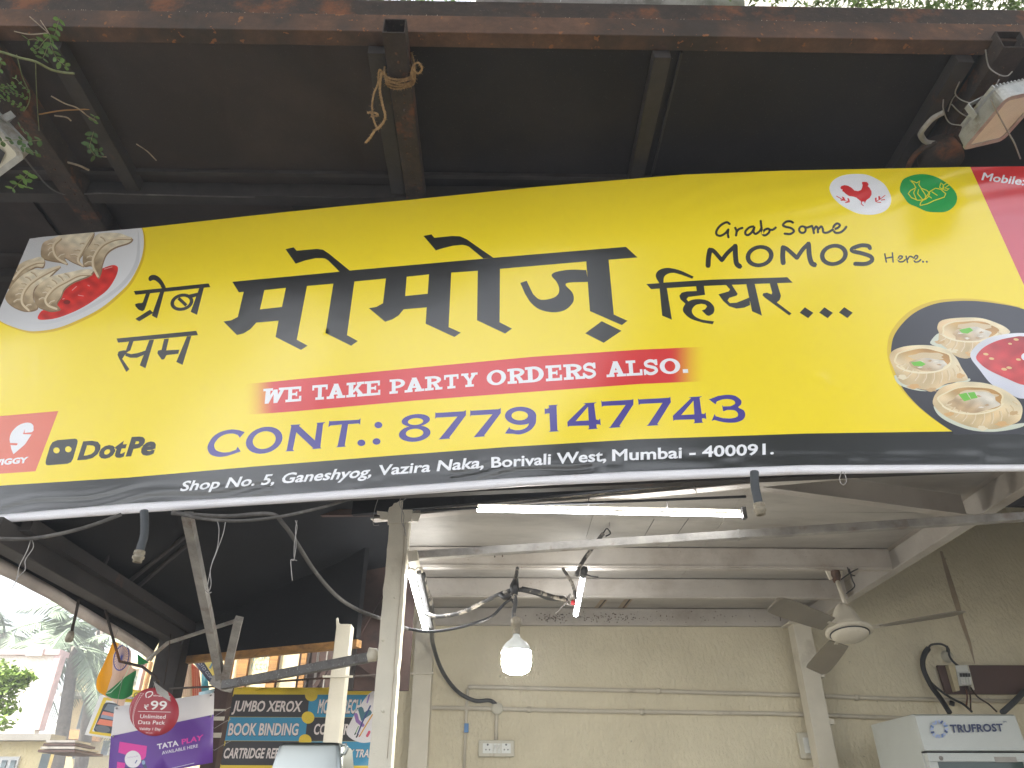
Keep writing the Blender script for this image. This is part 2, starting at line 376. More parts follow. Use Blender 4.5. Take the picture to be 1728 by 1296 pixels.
# ================================================================== the banner
YEL = (.88, .68, .018); BLK = (.018, .018, .017); WHT = (.78, .78, .80); RED = (.66, .035, .035); BLU = (.055, .04, .27); GRN = (.02, .33, .075)
cA, cB, cC, cD = A(0, 360, 4), A(360, 360, 4), A(720, 360, 4), A(1080, 440, 4.547)
cG, cH, cI, cJ, cK, cL, cM, cN = A(340, 690, 4.8), A(660, 670, 5.4), A(940, 650, 5.082), A(1180, 360, 4.32), A(1380, 280, 6.646), A(1490, 490, 5.184), A(0, 380, 6.82), A(0, 690, 6.171)
def nzf(x, y, s, k=0): return .5+.25*(np.sin(x/s*1.3+1.7*np.sin(y/s+k)+k)+np.sin(y/s*1.7+1.3*np.sin(x/s*.8+2*k)))
def tone(base, dark, light, cx, cy, r, k=0, s=9):
    base, dark, light = map(np.array, (base, dark, light))
    def f(x, y):
        d = np.clip(((x-cx)*-.5+(y-cy)*1.0)/r, -1, 1)[..., None]; n = nzf(x, y, s, k)[..., None]
        c = np.where(d > 0, base+(dark-base)*d, base+(light-base)*(-d)); return np.clip(c*(.82+.36*n), 0, 1)
    return f
def pxl(c, p): return c([p])[0]
sh = []
# ---- plate of dumplings, upper left
plate = sm([(1625, 20), (1655, 200), (1620, 400), (1500, 640), (1350, 800), (1150, 960), (900, 1090), (650, 1185), (400, 1220), (250, 1200), (100, 1150), (0, 1100), (-160, 1000), (-300, 700), (0, 200), (300, -60), (1000, -120), (1500, -80)])
sh.append(S(cM([(x+22, y+26) for x, y in plate]), (.66, .43, .01)))
def platec(x, y):
    c = np.array((.66, .655, .66)); d = np.clip((x-60)/190, 0, 1)[..., None]; return c*(.86+.2*d+.03*nzf(x, y, 30)[..., None])
sh.append(S(cM(plate), platec))
sh.append(S(cM(sm([(1590, 60), (1560, 400), (1400, 660), (1100, 880), (700, 1070), (400, 1120), (200, 1080), (420, 1140), (720, 1100), (1130, 910), (1440, 680), (1600, 420)])), (.56, .56, .57)))
def saucec(x, y):
    n = nzf(x, y, 5, 2)[..., None]; return np.clip(np.array((.60, .03, .022))*(.75+.5*n), 0, 1)
sh.append(S(cM(sm([(1060, 540), (1170, 500), (1290, 460), (1350, 475), (1355, 530), (1320, 620), (1240, 740), (1130, 830), (980, 930), (820, 1010), (650, 1070), (500, 1090), (440, 1080), (440, 1040), (490, 980), (600, 960), (640, 920), (700, 820), (760, 700)])), saucec))
for q in ([(720, 850), (740, 845)], [(900, 805), (960, 815)], [(830, 750), (880, 705)], [(1200, 505), (1290, 480)], [(1010, 690), (1030, 700)]): sh.append(S(cM(rib(q, 9)), (.72, .35, .32)))
sh.append(S(cM(ell(770, 885, 40, 25)), (.22, .02, .015)))
DU = (.62, .50, .33)
def dump(pts, cx, cy, k, ridges, b=DU):
    X, Y = pxl(cM, (cx, cy))
    sh.append(S(cM([(x+10, y+16) for x, y in sm(pts)]), (.26, .17, .10)))
    sh.append(S(cM(sm(pts)), tone(b, (.33, .24, .14), (.74, .65, .48), X, Y, 26, k, 4)))
    OUT = Shape(sm(pts), None)
    for rg in ridges:
        R = sm(rg, 6, False)
        for i in range(2, len(R)-3, 3):
            p, q = np.array(R[i]), np.array(R[i+1]); d = (q-p)/np.linalg.norm(q-p); n = np.array([-d[1], d[0]])
            s = -1 if n[0]+n[1] > 0 else 1
            a = p+n*s*14; e = p+n*s*(74+18*math.sin(i*1.7))-d*26
            if not OUT.contains(np.array([e[0], a[0]*.3+e[0]*.7]), np.array([e[1], a[1]*.3+e[1]*.7])).all(): continue
            sh.append(S(cM(rib([tuple(a), tuple((a+e)/2+d*10), tuple(e)], 13)), (.46, .35, .22)))
            sh.append(S(cM(rib([tuple(a+d*15), tuple((a+e)/2+d*25), tuple(e+d*13)], 12)), (.68, .57, .41)))
        sh.append(S(cM(rib([(x+12, y+10) for x, y in R], 26)), (.40, .29, .17)))
        sh.append(S(cM(rib(R, 24)), (.72, .60, .41)))
dump([(500, 200), (600, 155), (760, 90), (930, 60), (1080, 75), (1000, 260), (900, 400), (960, 470), (830, 420), (740, 370), (770, 440), (680, 420), (560, 400), (480, 370), (470, 290)], 700, 280, 1, [[(760, 440), (660, 380), (615, 300), (620, 220), (690, 150)], [(950, 465), (895, 400), (950, 280), (1060, 100)]], (.56, .42, .28))
dump([(960, 330), (1040, 220), (1130, 100), (1350, 90), (1480, 130), (1525, 150), (1480, 200), (1330, 250), (1230, 320), (1180, 430), (1160, 530), (1125, 605), (1080, 510), (1040, 460), (960, 460)], 1150, 290, 2, [[(1125, 590), (1070, 470), (1080, 360), (1170, 230), (1330, 155), (1500, 150)]])
dump([(510, 400), (490, 480), (400, 480), (280, 560), (170, 660), (100, 720), (0, 640), (240, 440), (380, 385), (460, 365)], 330, 470, 3, [[(500, 420), (400, 430), (260, 500), (150, 620)]])
dump([(690, 470), (600, 560), (520, 640), (400, 720), (380, 850), (430, 930), (400, 970), (300, 985), (200, 960), (100, 900), (60, 820), (150, 680), (250, 580), (380, 510), (500, 510), (620, 480)], 300, 740, 4, [[(330, 980), (255, 900), (260, 790), (330, 680), (450, 590), (600, 510), (680, 475)]])
dump([(1070, 515), (1020, 580), (850, 650), (740, 730), (700, 820), (650, 900), (690, 960), (600, 985), (520, 970), (430, 930), (390, 850), (400, 760), (460, 670), (560, 600), (700, 560), (850, 530), (950, 510)], 600, 740, 5, [[(650, 962), (550, 920), (525, 840), (620, 720), (760, 640), (900, 570), (1040, 560)]])
# ---- small words
sh += [S(c_, BLK) for c_ in [
 cA([(903, 525), (1407, 473), (1420, 498), (915, 550)]),
 cA(sm([(1002, 440), (1015, 420), (1045, 416), (1075, 432), (1098, 460), (1120, 505), (1100, 520), (1080, 482), (1055, 458), (1035, 450), (1012, 458)])),
 cA([(985, 540), (1014, 537), (985, 625), (975, 652), (960, 661), (935, 650), (915, 628), (912, 612), (935, 606), (955, 606), (964, 600)]),
 cA([(1080, 532), (1108, 530), (1060, 709), (1024, 690)]), cA([(913, 713), (1012, 650), (1035, 672), (940, 729)]),
 cA(rib([(1205, 572), (1258, 622)], 22, False)), cA([(1262, 551), (1345, 534), (1345, 556), (1290, 572)]),
 cA([(1348, 496), (1378, 493), (1330, 685), (1287, 665)]),
 cA([(787, 845), (1325, 793), (1337, 822), (797, 873)]),
 cA([(872, 862), (902, 860), (880, 925), (862, 935), (850, 945), (825, 982), (874, 1052), (853, 1071), (806, 985), (793, 955), (800, 933), (830, 925), (850, 925)]),
 cA([(848, 940), (885, 950), (930, 943), (985, 925), (985, 950), (925, 975), (880, 975), (845, 962)]),
 cA([(1008, 855), (1040, 852), (982, 1046), (943, 1026)]),
 cA([(1108, 848), (1140, 845), (1122, 925), (1210, 920), (1204, 948), (1124, 957), (1108, 985), (1092, 988), (1062, 945), (1066, 926), (1090, 922)]),
 cA([(1262, 830), (1292, 828), (1232, 1023), (1190, 1003)]),
 # large word
 [pxl(cB, (128, 462)), pxl(cB, (852, 394)), pxl(cB, (920, 386)), pxl(cC, (450, 300)), pxl(cC, (1345, 226)), pxl(cC, (1423, 298)), pxl(cC, (1228, 313)), pxl(cC, (1077, 325)), pxl(cC, (495, 375)), pxl(cC, (345, 388)), pxl(cB, (1606, 400)), pxl(cB, (1456, 412)), pxl(cB, (1305, 428)), pxl(cB, (1165, 440)), pxl(cB, (952, 460)), pxl(cB, (810, 475)), pxl(cB, (632, 490)), pxl(cB, (490, 503)), pxl(cB, (345, 518)), pxl(cB, (205, 530)), pxl(cB, (172, 533))],
 cB([(205, 529), (165, 700), (120, 722), (68, 730), (160, 822), (205, 810), (250, 782), (290, 738), (440, 725), (420, 835), (592, 922), (636, 893), (563, 853), (632, 489), (490, 502), (463, 632), (315, 648), (345, 517)]),
 cB([(810, 474), (757, 808), (930, 894), (975, 862), (902, 822), (952, 459)]),
 cB([(487, 242), (542, 229), (562, 252), (700, 240), (740, 245), (780, 272), (920, 386), (852, 394), (775, 318), (755, 306), (740, 303), (690, 303), (620, 318), (556, 340)]),
 cB([(1165, 439), (1145, 607), (1100, 632), (1050, 640), (1160, 732), (1210, 715), (1250, 690), (1285, 648), (1440, 635), (1433, 745), (1628, 835), (1670, 805), (1588, 768), (1606, 399), (1456, 411), (1447, 543), (1295, 558), (1305, 427)]),
 cC([(345, 387), (340, 722), (530, 812), (576, 778), (492, 735), (495, 374)]),
 cC([(-22, 152), (32, 142), (52, 165), (170, 153), (225, 155), (270, 175), (450, 300), (382, 305), (285, 225), (262, 216), (240, 213), (180, 218), (110, 235), (62, 250)]),
 cC([(1077, 324), (1228, 312), (1263, 683), (1355, 725), (1318, 755), (1102, 660)]),
 cC(sm([(1078, 383), (980, 380), (895, 390), (852, 405), (845, 425), (875, 460), (893, 500), (890, 540), (860, 568), (800, 583), (755, 578), (718, 545)], 4, False)+[(675, 455), (632, 470)]+sm([(665, 545), (705, 605), (765, 650), (850, 668), (930, 655), (982, 610), (993, 570), (980, 530), (940, 487), (960, 468), (1090, 463)], 4, False)),
 cC([(1182, 728), (1315, 793), (1195, 874), (1070, 810)]),
 # third word
 cD([(48, 178), (150, 172), (180, 168), (440, 152), (560, 145), (1130, 126), (1172, 168), (880, 178), (490, 193), (205, 210), (85, 218)]),
 cD(sm([(148, 172), (122, 125), (128, 90), (160, 65), (220, 55), (310, 75), (412, 122)], 5, False)+[(400, 138)]+sm([(320, 108), (260, 93), (215, 100), (185, 125), (180, 170)], 5, False)),
 cD([(150, 212), (206, 208), (245, 453), (170, 421)]),
 cD([(430, 195), (490, 190), (500, 262), (370, 278), (358, 295), (375, 318), (350, 332), (310, 295), (302, 268), (320, 245), (360, 235), (436, 232)]),
 cD(sm([(350, 325), (400, 300), (470, 295), (530, 312), (568, 355), (565, 400), (530, 424)], 5, False)+[(510, 418), (475, 382), (500, 372), (515, 350), (500, 335)]+sm([(470, 330), (425, 342), (398, 380), (415, 420), (470, 450), (568, 465)], 5, False)+[(558, 487)]+sm([(480, 475), (390, 445), (338, 400), (330, 365), (350, 325)], 5, False)),
 cD([(660, 186), (705, 184), (750, 255), (740, 268), (685, 285), (672, 305), (690, 325), (740, 322), (840, 282), (845, 340), (800, 360), (740, 367), (685, 350), (640, 310), (602, 258), (680, 235), (690, 220)]),
 cD([(815, 178), (880, 176), (936, 422), (860, 388)]),
 cD([(995, 172), (1052, 170), (1082, 270), (1072, 300), (1050, 320), (1163, 405), (1145, 420), (960, 285), (940, 265), (945, 250), (975, 245), (1010, 258), (1014, 245)]),
 cD([(1225, 398), (1265, 357), (1330, 400), (1290, 441)]), cD([(1375, 398), (1415, 357), (1480, 400), (1440, 441)]), cD([(1527, 397), (1567, 356), (1632, 399), (1592, 440)])]]
sh.append(Shape([cA(ell(1228, 600, 79, 57, -14)), cA(ell(1228, 600, 54, 36, -14))], BLK))
# ---- handwriting
hw = []
for w_, ls in ((17, [[(222, 78), (205, 66), (180, 72), (148, 95), (125, 130), (128, 155), (155, 164), (190, 145), (212, 118)], [(212, 118), (208, 150), (213, 175)], [(262, 105), (272, 130), (268, 162)], [(270, 138), (288, 116), (315, 106)], [(395, 95), (365, 103), (338, 130), (338, 152), (358, 158), (385, 135), (402, 102)], [(402, 102), (396, 135), (412, 150), (440, 130), (455, 105)], [(448, 55), (452, 95), (462, 150), (482, 160), (508, 140), (512, 120), (500, 112), (475, 122), (462, 145)], [(510, 118), (535, 120), (558, 103)],
                   [(683, 68), (665, 58), (632, 62), (610, 85), (630, 98), (670, 108), (690, 130), (665, 150), (622, 148)], [(762, 97), (785, 104), (822, 92)], [(822, 92), (830, 115), (836, 145)], [(834, 122), (850, 97), (862, 108), (866, 140)], [(866, 118), (888, 96), (900, 112), (906, 138), (935, 140), (975, 118)], [(975, 118), (1010, 106), (1025, 86), (1005, 74), (982, 92), (978, 120), (995, 142), (1030, 138), (1055, 120), (1072, 98)]]),
                  (37, [[(64, 382), (68, 320), (78, 266)], [(262, 238), (264, 310), (272, 365), (296, 388)], [(612, 362), (608, 310), (612, 248)], [(796, 222), (803, 310), (818, 360), (842, 376)]]),
                  (30, [[(78, 266), (105, 275), (165, 342)], [(165, 342), (205, 290), (262, 238)], [(612, 248), (642, 262), (712, 325)], [(712, 325), (755, 262), (796, 222)], [(1245, 255), (1232, 238), (1180, 234), (1120, 255), (1118, 275), (1190, 293), (1250, 315), (1258, 345), (1215, 368), (1135, 368)]]),
                  (11.5, [[(1352, 295), (1364, 355)], [(1408, 288), (1413, 355)], [(1358, 328), (1412, 318)], [(1445, 337), (1472, 330), (1480, 315), (1462, 311), (1450, 332), (1458, 352), (1485, 352), (1502, 338)], [(1508, 312), (1518, 358)], [(1517, 338), (1535, 314), (1557, 320)], [(1562, 338), (1586, 328), (1592, 312), (1577, 309), (1565, 330), (1573, 354), (1598, 352), (1614, 338)]])):
    for l in ls: hw.append(S(cJ(rib(sm(l, 4, False) if len(l) > 2 else l, w_)), BLK))
hw += [S(cJ(ell(x, 353, 8, 8, n=10)), BLK) for x in (1631, 1659)]
def ring(cx, cy, rx, ry, w, w2, rot): return [ell(cx, cy, rx+w/2, ry+w2/2, rot), ell(cx, cy, rx-w/2, ry-w2/2, rot)]
hw += [Shape([cJ(c) for c in ring(752, 119, 24, 24, 16, 16, 20)], BLK), Shape([cJ(c) for c in ring(440, 312, 86, 66, 34, 28, -12)], BLK), Shape([cJ(c) for c in ring(981, 303, 86, 66, 34, 28, -12)], BLK)]
sh += hw
# ---- red strip with faded ends
def strip(x, y):
    f = np.clip((x-412)/55, 0, 1)*np.clip((1192-x)/62, 0, 1); f = (f*f*(3-2*f))[..., None]; return np.array(YEL)*(1-f)+np.array(RED)*f
T_ = [(412, 648), (462, 644), (500, 640), (720, 619), (900, 602), (1080, 590), (1192, 585)]; B_ = [(1196, 643), (1080, 648), (860, 664), (700, 676), (500, 694), (460, 697), (408, 700)]
sh.append(S(T_+B_, strip))
# slab letters: unit boxes, y up
def slab(ch):
    s_, h_ = .25, .17
    R = lambda x0, y0, x1, y1: [(x0, y0), (x1, y0), (x1, y1), (x0, y1)]
    V = lambda x, a=0, b=1, w=s_: R(x-w/2, a, x+w/2, b)
    if ch == 'T': return [V(.5, 0), R(0, .83, 1, 1), R(0, .66, .12, .84), R(.88, .66, 1, .84), R(.22, 0, .78, h_)]
    if ch == 'E': return [V(.28), R(0, 0, 1, h_), R(0, .83, .97, 1), R(.3, .43, .72, .58), R(.86, .1, 1, .36), R(.84, .66, .97, .9), R(.64, .36, .73, .66)]
    if ch == 'L': return [V(.3), R(0, 0, 1, h_), R(0, .83, .6, 1), R(.85, .1, 1, .4)]
    if ch == 'K': return [V(.25), R(0, 0, .5, h_), R(0, .83, .5, 1), [(.3, .35), (.62, .86), (.86, .86), (.42, .3)], [(.45, .55), (.62, .62), (.95, .12), (.68, .12)], R(.56, .84, .98, 1), R(.6, 0, 1.04, h_)]
    if ch == 'A': return [[(.12, .1), (.36, .1), (.6, .86), (.42, 1), (.36, .86)], [(.36, 1), (.62, 1), (.92, .1), (.64, .1), (.45, .85)], R(.28, .27, .72, .42), R(0, 0, .42, h_), R(.54, 0, 1.04, h_)]
    if ch == 'W': return [[(.12, .92), (.34, .92), (.34, .3), (.28, 0), (.10, 0)], [(.28, 0), (.1, 0), (.5, .9), (.62, .9)], [(.5, .9), (.68, .9), (.74, .3), (.70, 0), (.52, 0)], [(.7, 0), (.52, 0), (.84, .9), (1.02, .9)], R(0, .84, .46, 1), R(.74, .84, 1.12, 1)]
    if ch == 'Y': return [V(.5, 0, .5), [(.1, .9), (.36, .9), (.58, .42), (.42, .38)], [(.9, .9), (.66, .9), (.45, .42), (.6, .38)], R(0, .84, .44, 1), R(.6, .84, 1, 1), R(.24, 0, .76, h_)]
    def bowl(x0, x1, y0, y1, w):
        cy = (y0+y1)/2; ry = (y1-y0)/2; rx = (x1-x0)*.75; xs = x1-rx
        o = [(x0, y0), (xs, y0)]+ell(xs, cy, rx, ry, 0, 12, -math.pi/2, math.pi/2)+[(xs, y1), (x0, y1)]
        return o
    if ch in 'PRD':
        lo = {'P': .36, 'R': .42, 'D': 0}[ch]; out = [V(.27), R(0, 0, .54 if ch != 'D' else .4, h_), R(0, .83, .4, 1)]
        ring_ = ('ring', bowl(.3, 1, lo, 1, 0), bowl(.3, .74, lo+.16, .84, 0)); out.append(ring_)
        if ch == 'R': out += [[(.45, .48), (.72, .48), (.95, .1), (.68, .1)], R(.64, 0, 1.08, h_)]
        return out
    if ch == 'O': return [('ring', ell(.5, .5, .52, .52), ell(.5, .5, .27, .36))]
    if ch == 'S': return [rib(sm([(.86, .74), (.7, .88), (.45, .92), (.22, .8), (.25, .62), (.5, .53), (.78, .42), (.84, .24), (.65, .1), (.4, .08), (.16, .24)], 4, False), .2, False), R(.78, .62, .94, 1), R(.06, 0, .2, .38)]
    if ch == '.': return [R(0, 0, .25, .25)]
def slabtext(txt, xs, top, bot):
    """xs: left, right pixel of every letter at mid height; top / bot: functions x -> pixel y"""
    for ch, (a, b) in zip(txt, xs):
        w = b-a; lean = .12
        if ch == '.': w *= 4
        def f(p):
            x = a+p[0]*w; yb, yt = bot(x), top(x); X = x+(p[1]-.5)*LEAN(x); return (X, yb+(yt-yb)*p[1])
        for c in slab(ch):
            if isinstance(c, tuple): sh.append(Shape([[f(p) for p in c[1]], [f(p) for p in c[2]]], WHT))
            else: sh.append(S([f(p) for p in c], WHT))
LEAN = lambda x: 1.5-4*(x-440)/720
itp = lambda X, Y: (lambda x: float(np.interp(x, X, Y)))
cP = lambda *v: [430+x/4.32 for x in v]; cQ = lambda *v: [800+x/4.32 for x in v]
xs = [cP(60, 212), cP(225, 340), cP(418, 530), cP(525, 655), cP(668, 800), cP(800, 915), cP(982, 1095), cP(1092, 1230), cP(1240, 1358), cP(1380, 1485), cP(1505, 1625),
      cQ(95, 230), cQ(243, 368), cQ(372, 508), cQ(522, 640), cQ(652, 785), cQ(785, 893), cQ(963, 1100), cQ(1108, 1225), cQ(1228, 1345), cQ(1356, 1500), cQ(1518, 1556)]
slabtext('WETAKEPARTYORDERSALSO.', xs, itp([440, 520, 640, 800, 830, 900, 1000, 1050, 1160], [656.5, 651, 642, 629, 625.5, 618.5, 612, 609, 604]), itp([440, 520, 640, 800, 830, 900, 1000, 1050, 1160], [682, 676, 666.5, 652, 650, 645, 638, 635, 629]))
# ---- telephone line
def P_(c, pts, k=0): sh.append(S(c(sm(pts, 4) if k else pts), BLU))
P_(cG, [(350, 188)]+sm([(305, 172), (240, 167), (160, 185), (95, 225), (55, 285), (50, 330), (75, 370), (130, 388), (190, 385), (250, 368), (318, 345)], 4, False)+[(293, 305), (280, 330)]+sm([(230, 350), (170, 352), (120, 335), (103, 300), (115, 265), (150, 228), (200, 205), (255, 200), (295, 212)], 4, False)+[(310, 235)])
sh.append(Shape([cG(ell(508, 254, 152, 105, -17)), cG(ell(508, 253, 95, 70, -17))], BLU))
P_(cG, [(720, 130), (802, 125), (790, 137), (918, 255), (937, 122), (932, 113), (1005, 107), (985, 122), (963, 310), (972, 320), (890, 327), (905, 318), (768, 190), (740, 330), (752, 342), (678, 345), (690, 335), (727, 140)])
P_(cG, [(1035, 95), (1045, 100), (1275, 88), (1290, 75), (1285, 130), (1275, 118), (1188, 124), (1160, 298), (1172, 305), (1090, 312), (1102, 302), (1137, 127), (1045, 135), (1028, 150)])
for c in ((1295, 275), (1433, 131), (1418, 264)): sh.append(S(cG(ell(c[0], c[1], 32, 26)), BLU))
sh.append(Shape([cH(ell(225, 213, 130, 57, -6)), cH(ell(223, 223, 70, 31, -4))], BLU)); sh.append(Shape([cH(ell(215, 333, 145, 74, -6)), cH(ell(214, 329, 80, 40, -4))], BLU))
for dx, dy in ((0, 0), (318, -20)): P_(cH, [(x+dx, y+dy) for x, y in [(403, 138), (412, 145), (665, 130), (682, 118), (682, 165), (530, 370), (540, 378), (432, 387), (445, 375), (605, 178), (412, 188), (402, 200)]])
sh.append(Shape([cH(ell(1180, 171, 143, 83)), cH(ell(1172, 170, 75, 43))], BLU))
P_(cH, sm([(1322, 175), (1315, 245), (1265, 305), (1180, 340), (1110, 335), (1037, 333)], 4, False)+[(1078, 272), (1085, 290)]+sm([(1130, 302), (1180, 300), (1230, 280), (1255, 245), (1252, 200)], 4, False))
P_(cH, [(1435, 75), (1520, 70), (1508, 80), (1515, 300), (1530, 312), (1437, 318), (1450, 305), (1443, 148), (1410, 152), (1400, 160), (1400, 100), (1412, 110), (1440, 100)])
for dx, dy in ((0, 0), (905, -52)):
    sh.append(Shape([cI([(x+dx, y+dy) for x, y in c]) for c in ([(220, 155), (340, 147), (318, 160), (335, 295), (355, 300), (370, 285), (375, 345), (360, 335), (338, 337), (340, 365), (352, 373), (263, 380), (275, 368), (272, 345), (105, 350), (92, 360), (88, 315), (245, 162)], [(265, 185), (272, 302), (160, 308)])], BLU))
P_(cI, [(378, 130), (388, 140), (640, 125), (655, 118), (655, 165), (535, 350), (548, 360), (443, 368), (458, 355), (588, 170), (395, 178), (384, 190)])
P_(cI, [(693, 113), (703, 122), (957, 108), (972, 100), (977, 145), (860, 333), (873, 343), (767, 350), (782, 338), (905, 152), (712, 161), (701, 173)])
P_(cI, [(1300, 120), (1315, 118)]+sm([(1380, 92), (1460, 82), (1530, 92), (1578, 130), (1578, 165), (1555, 190), (1600, 215), (1615, 255), (1595, 295), (1540, 318), (1470, 322), (1400, 312), (1350, 298)], 3, False)+[(1325, 308), (1352, 245), (1360, 265)]+sm([(1420, 282), (1490, 285), (1545, 270), (1550, 240), (1520, 215), (1460, 212)], 3, False)+[(1425, 225), (1415, 170), (1425, 182)]+sm([(1490, 180), (1525, 160), (1520, 135), (1480, 120), (1420, 122), (1370, 140)], 3, False)+[(1360, 165)])
# ---- address strip
stx = [-150, 0, 215, 432, 660, 860, 1080, 1360, 1607, 1728, 1900]; sty = [831, 819.5, 806, 787, 769, 754, 741, 731.6, 728, 727, 728]
hmx = [-150, 0, 215, 432, 660, 860, 900, 1062, 1360, 1728, 1900]; hmy = [880, 869.5, 851, 839, 822.5, 808, 806, 797, 786, 785, 784]
btx = [-150, 0, 225, 400, 660, 900, 1360, 1728, 1900]; bty = [893, 882.5, 866, 854, 837, 819.5, 800, 795, 795]
sh.append(S(list(zip(stx, sty))+list(zip(hmx, hmy))[::-1], BLK))
adr = [('Shop No. 5, Ganeshyog,', (303, 828.5), (626, 804), (305, 812), (629, 786)), ('Vazira Naka,', (637, 802), (816, 789), (637, 785), (817, 770.5)), ('Borivali West,', (829, 789), (1023, 777.5), (829, 771.5), (1024, 759)), ('Mumbai - 400091.', (1033, 777.5), (1306, 766), (1033, 758.5), (1306, 748))]
for t, a, b, c, d in adr:
    l = 5 if t[0] == 'S' else (3 if t[0] == 'V' else 0)
    sh.append(text(t, a, b, (c[0]+l, c[1]), (d[0]+l, d[1]), WHT, .022, 1.0))
# ---- delivery logo and payment logo
sh.append(S(cN([(-500, 118), (0, 75), (608, 22), (370, 650), (0, 675), (-500, 712)]), (.72, .16, .09)))
sh.append(S(cN(sm([(348, 200), (345, 170), (310, 145), (250, 148), (180, 180), (120, 245), (100, 310), (105, 355)], 4, False)+[(185, 358), (178, 380), (110, 377), (118, 420), (140, 472), (190, 430), (260, 370), (328, 266), (238, 262), (262, 206), (255, 250), (330, 243), (350, 225)]), WHT))
sh.append(text('SWIGGY', *[pxl(cN, p) for p in ((-165, 597), (285, 558), (-150, 535), (300, 498))], WHT, .05))
ic = cN([(600, 325), (780, 310), (800, 315), (810, 335), (803, 372), (760, 520), (740, 555), (700, 572), (500, 588), (480, 582), (474, 560), (478, 530), (520, 390), (545, 348)])
sh.append(Shape([ic, cN(ell(588, 432, 33, 31)), cN(ell(711, 421, 33, 31))], BLK))
sh.append(text('Dot', *[pxl(cN, p) for p in ((806, 524), (1290, 494), (866, 338), (1345, 306))], BLK, .045)); sh.append(text('Pe', *[pxl(cN, p) for p in ((1312, 484), (1604, 468), (1372, 292), (1664, 276))], BLK, .05))
# ---- cock and vegetables
sh.append(S(cK(sm([(132, 265), (150, 190), (220, 130), (320, 98), (430, 90), (540, 97), (640, 135), (740, 200), (800, 290), (823, 370), (810, 440), (760, 500), (680, 535), (580, 547), (460, 535), (350, 490), (250, 430), (170, 350)])), WHT))
RK = (.62, .03, .03)
for c in ([(500, 180), (520, 178), (550, 180), (568, 200), (570, 215), (558, 225), (580, 245), (603, 285), (603, 320), (585, 355), (550, 380), (530, 410), (520, 400), (500, 400), (490, 405), (470, 385), (430, 355), (400, 345), (350, 338), (310, 310), (290, 290), (275, 285), (278, 262), (262, 262), (252, 245), (265, 225), (300, 215), (340, 222), (380, 245), (410, 275), (450, 283), (485, 270), (497, 245), (503, 215), (495, 190)],
          rib([(492, 400), (487, 425), (512, 447)], 9), rib([(526, 400), (530, 415)], 7), rib([(210, 338), (260, 368), (300, 388), (350, 402)], 9), rib([(755, 330), (700, 372), (650, 400)], 9),
          [(268, 342), (292, 350), (310, 378), (285, 384)], [(250, 380), (300, 376), (310, 388), (262, 392)], [(330, 360), (350, 365), (362, 402), (338, 392)], [(302, 408), (350, 398), (362, 407), (312, 418)],
          [(676, 340), (698, 338), (702, 366), (682, 382)], [(705, 378), (752, 372), (756, 382), (712, 388)], [(640, 360), (660, 352), (660, 388), (645, 400)], [(655, 400), (712, 404), (706, 414), (662, 410)]):
    sh.append(S(cK(c), RK))
sh.append(S(cK(sm([(920, 270), (945, 165), (1020, 118), (1110, 95), (1210, 93), (1320, 120), (1430, 180), (1520, 260), (1562, 340), (1550, 420), (1500, 480), (1430, 515), (1330, 520), (1220, 510), (1110, 460), (1020, 420), (960, 340)], 3)), GRN))
for l in ([(1035, 160), (1080, 178), (1110, 190), (1142, 170), (1133, 210), (1160, 250), (1225, 275), (1255, 310), (1235, 352), (1190, 382), (1120, 385), (1050, 355), (1015, 310), (1040, 275), (1100, 245), (1078, 200), (1038, 162)], [(1130, 265), (1120, 310), (1180, 382)], [(1160, 255), (1205, 320), (1212, 375)], [(1092, 262), (1075, 300), (1105, 375)],
          [(1145, 445), (1155, 408), (1205, 360), (1260, 285), (1320, 250), (1380, 262), (1435, 312), (1418, 350), (1300, 390), (1230, 425), (1145, 445)], [(1280, 290), (1340, 330)], [(1245, 338), (1275, 360)], [(1380, 190), (1366, 240), (1400, 262), (1408, 215), (1382, 190)], [(1450, 190), (1412, 215), (1408, 262)], [(1475, 210), (1425, 248), (1472, 256), (1445, 275), (1415, 268)]):
    sh.append(S(cK(rib(l, 9.5)), (.75, .66, .03)))
# ---- red corner with telephone caption
def redc(x, y):  # pinker lower part paints the gloss reflection into the red ink
    f = np.clip((y-318)/50, 0, 1)[..., None]; return np.array(RED)*(1-f)+np.array((.62, .10, .13))*f
sh.append(S([(1632, 270), (1760, 552), (1900, 700), (1960, 270)], redc))
sh.append(text('Mobile: +91', (1656, 303.5), (1770, 318), (1660, 291), (1774, 305), WHT, .02))
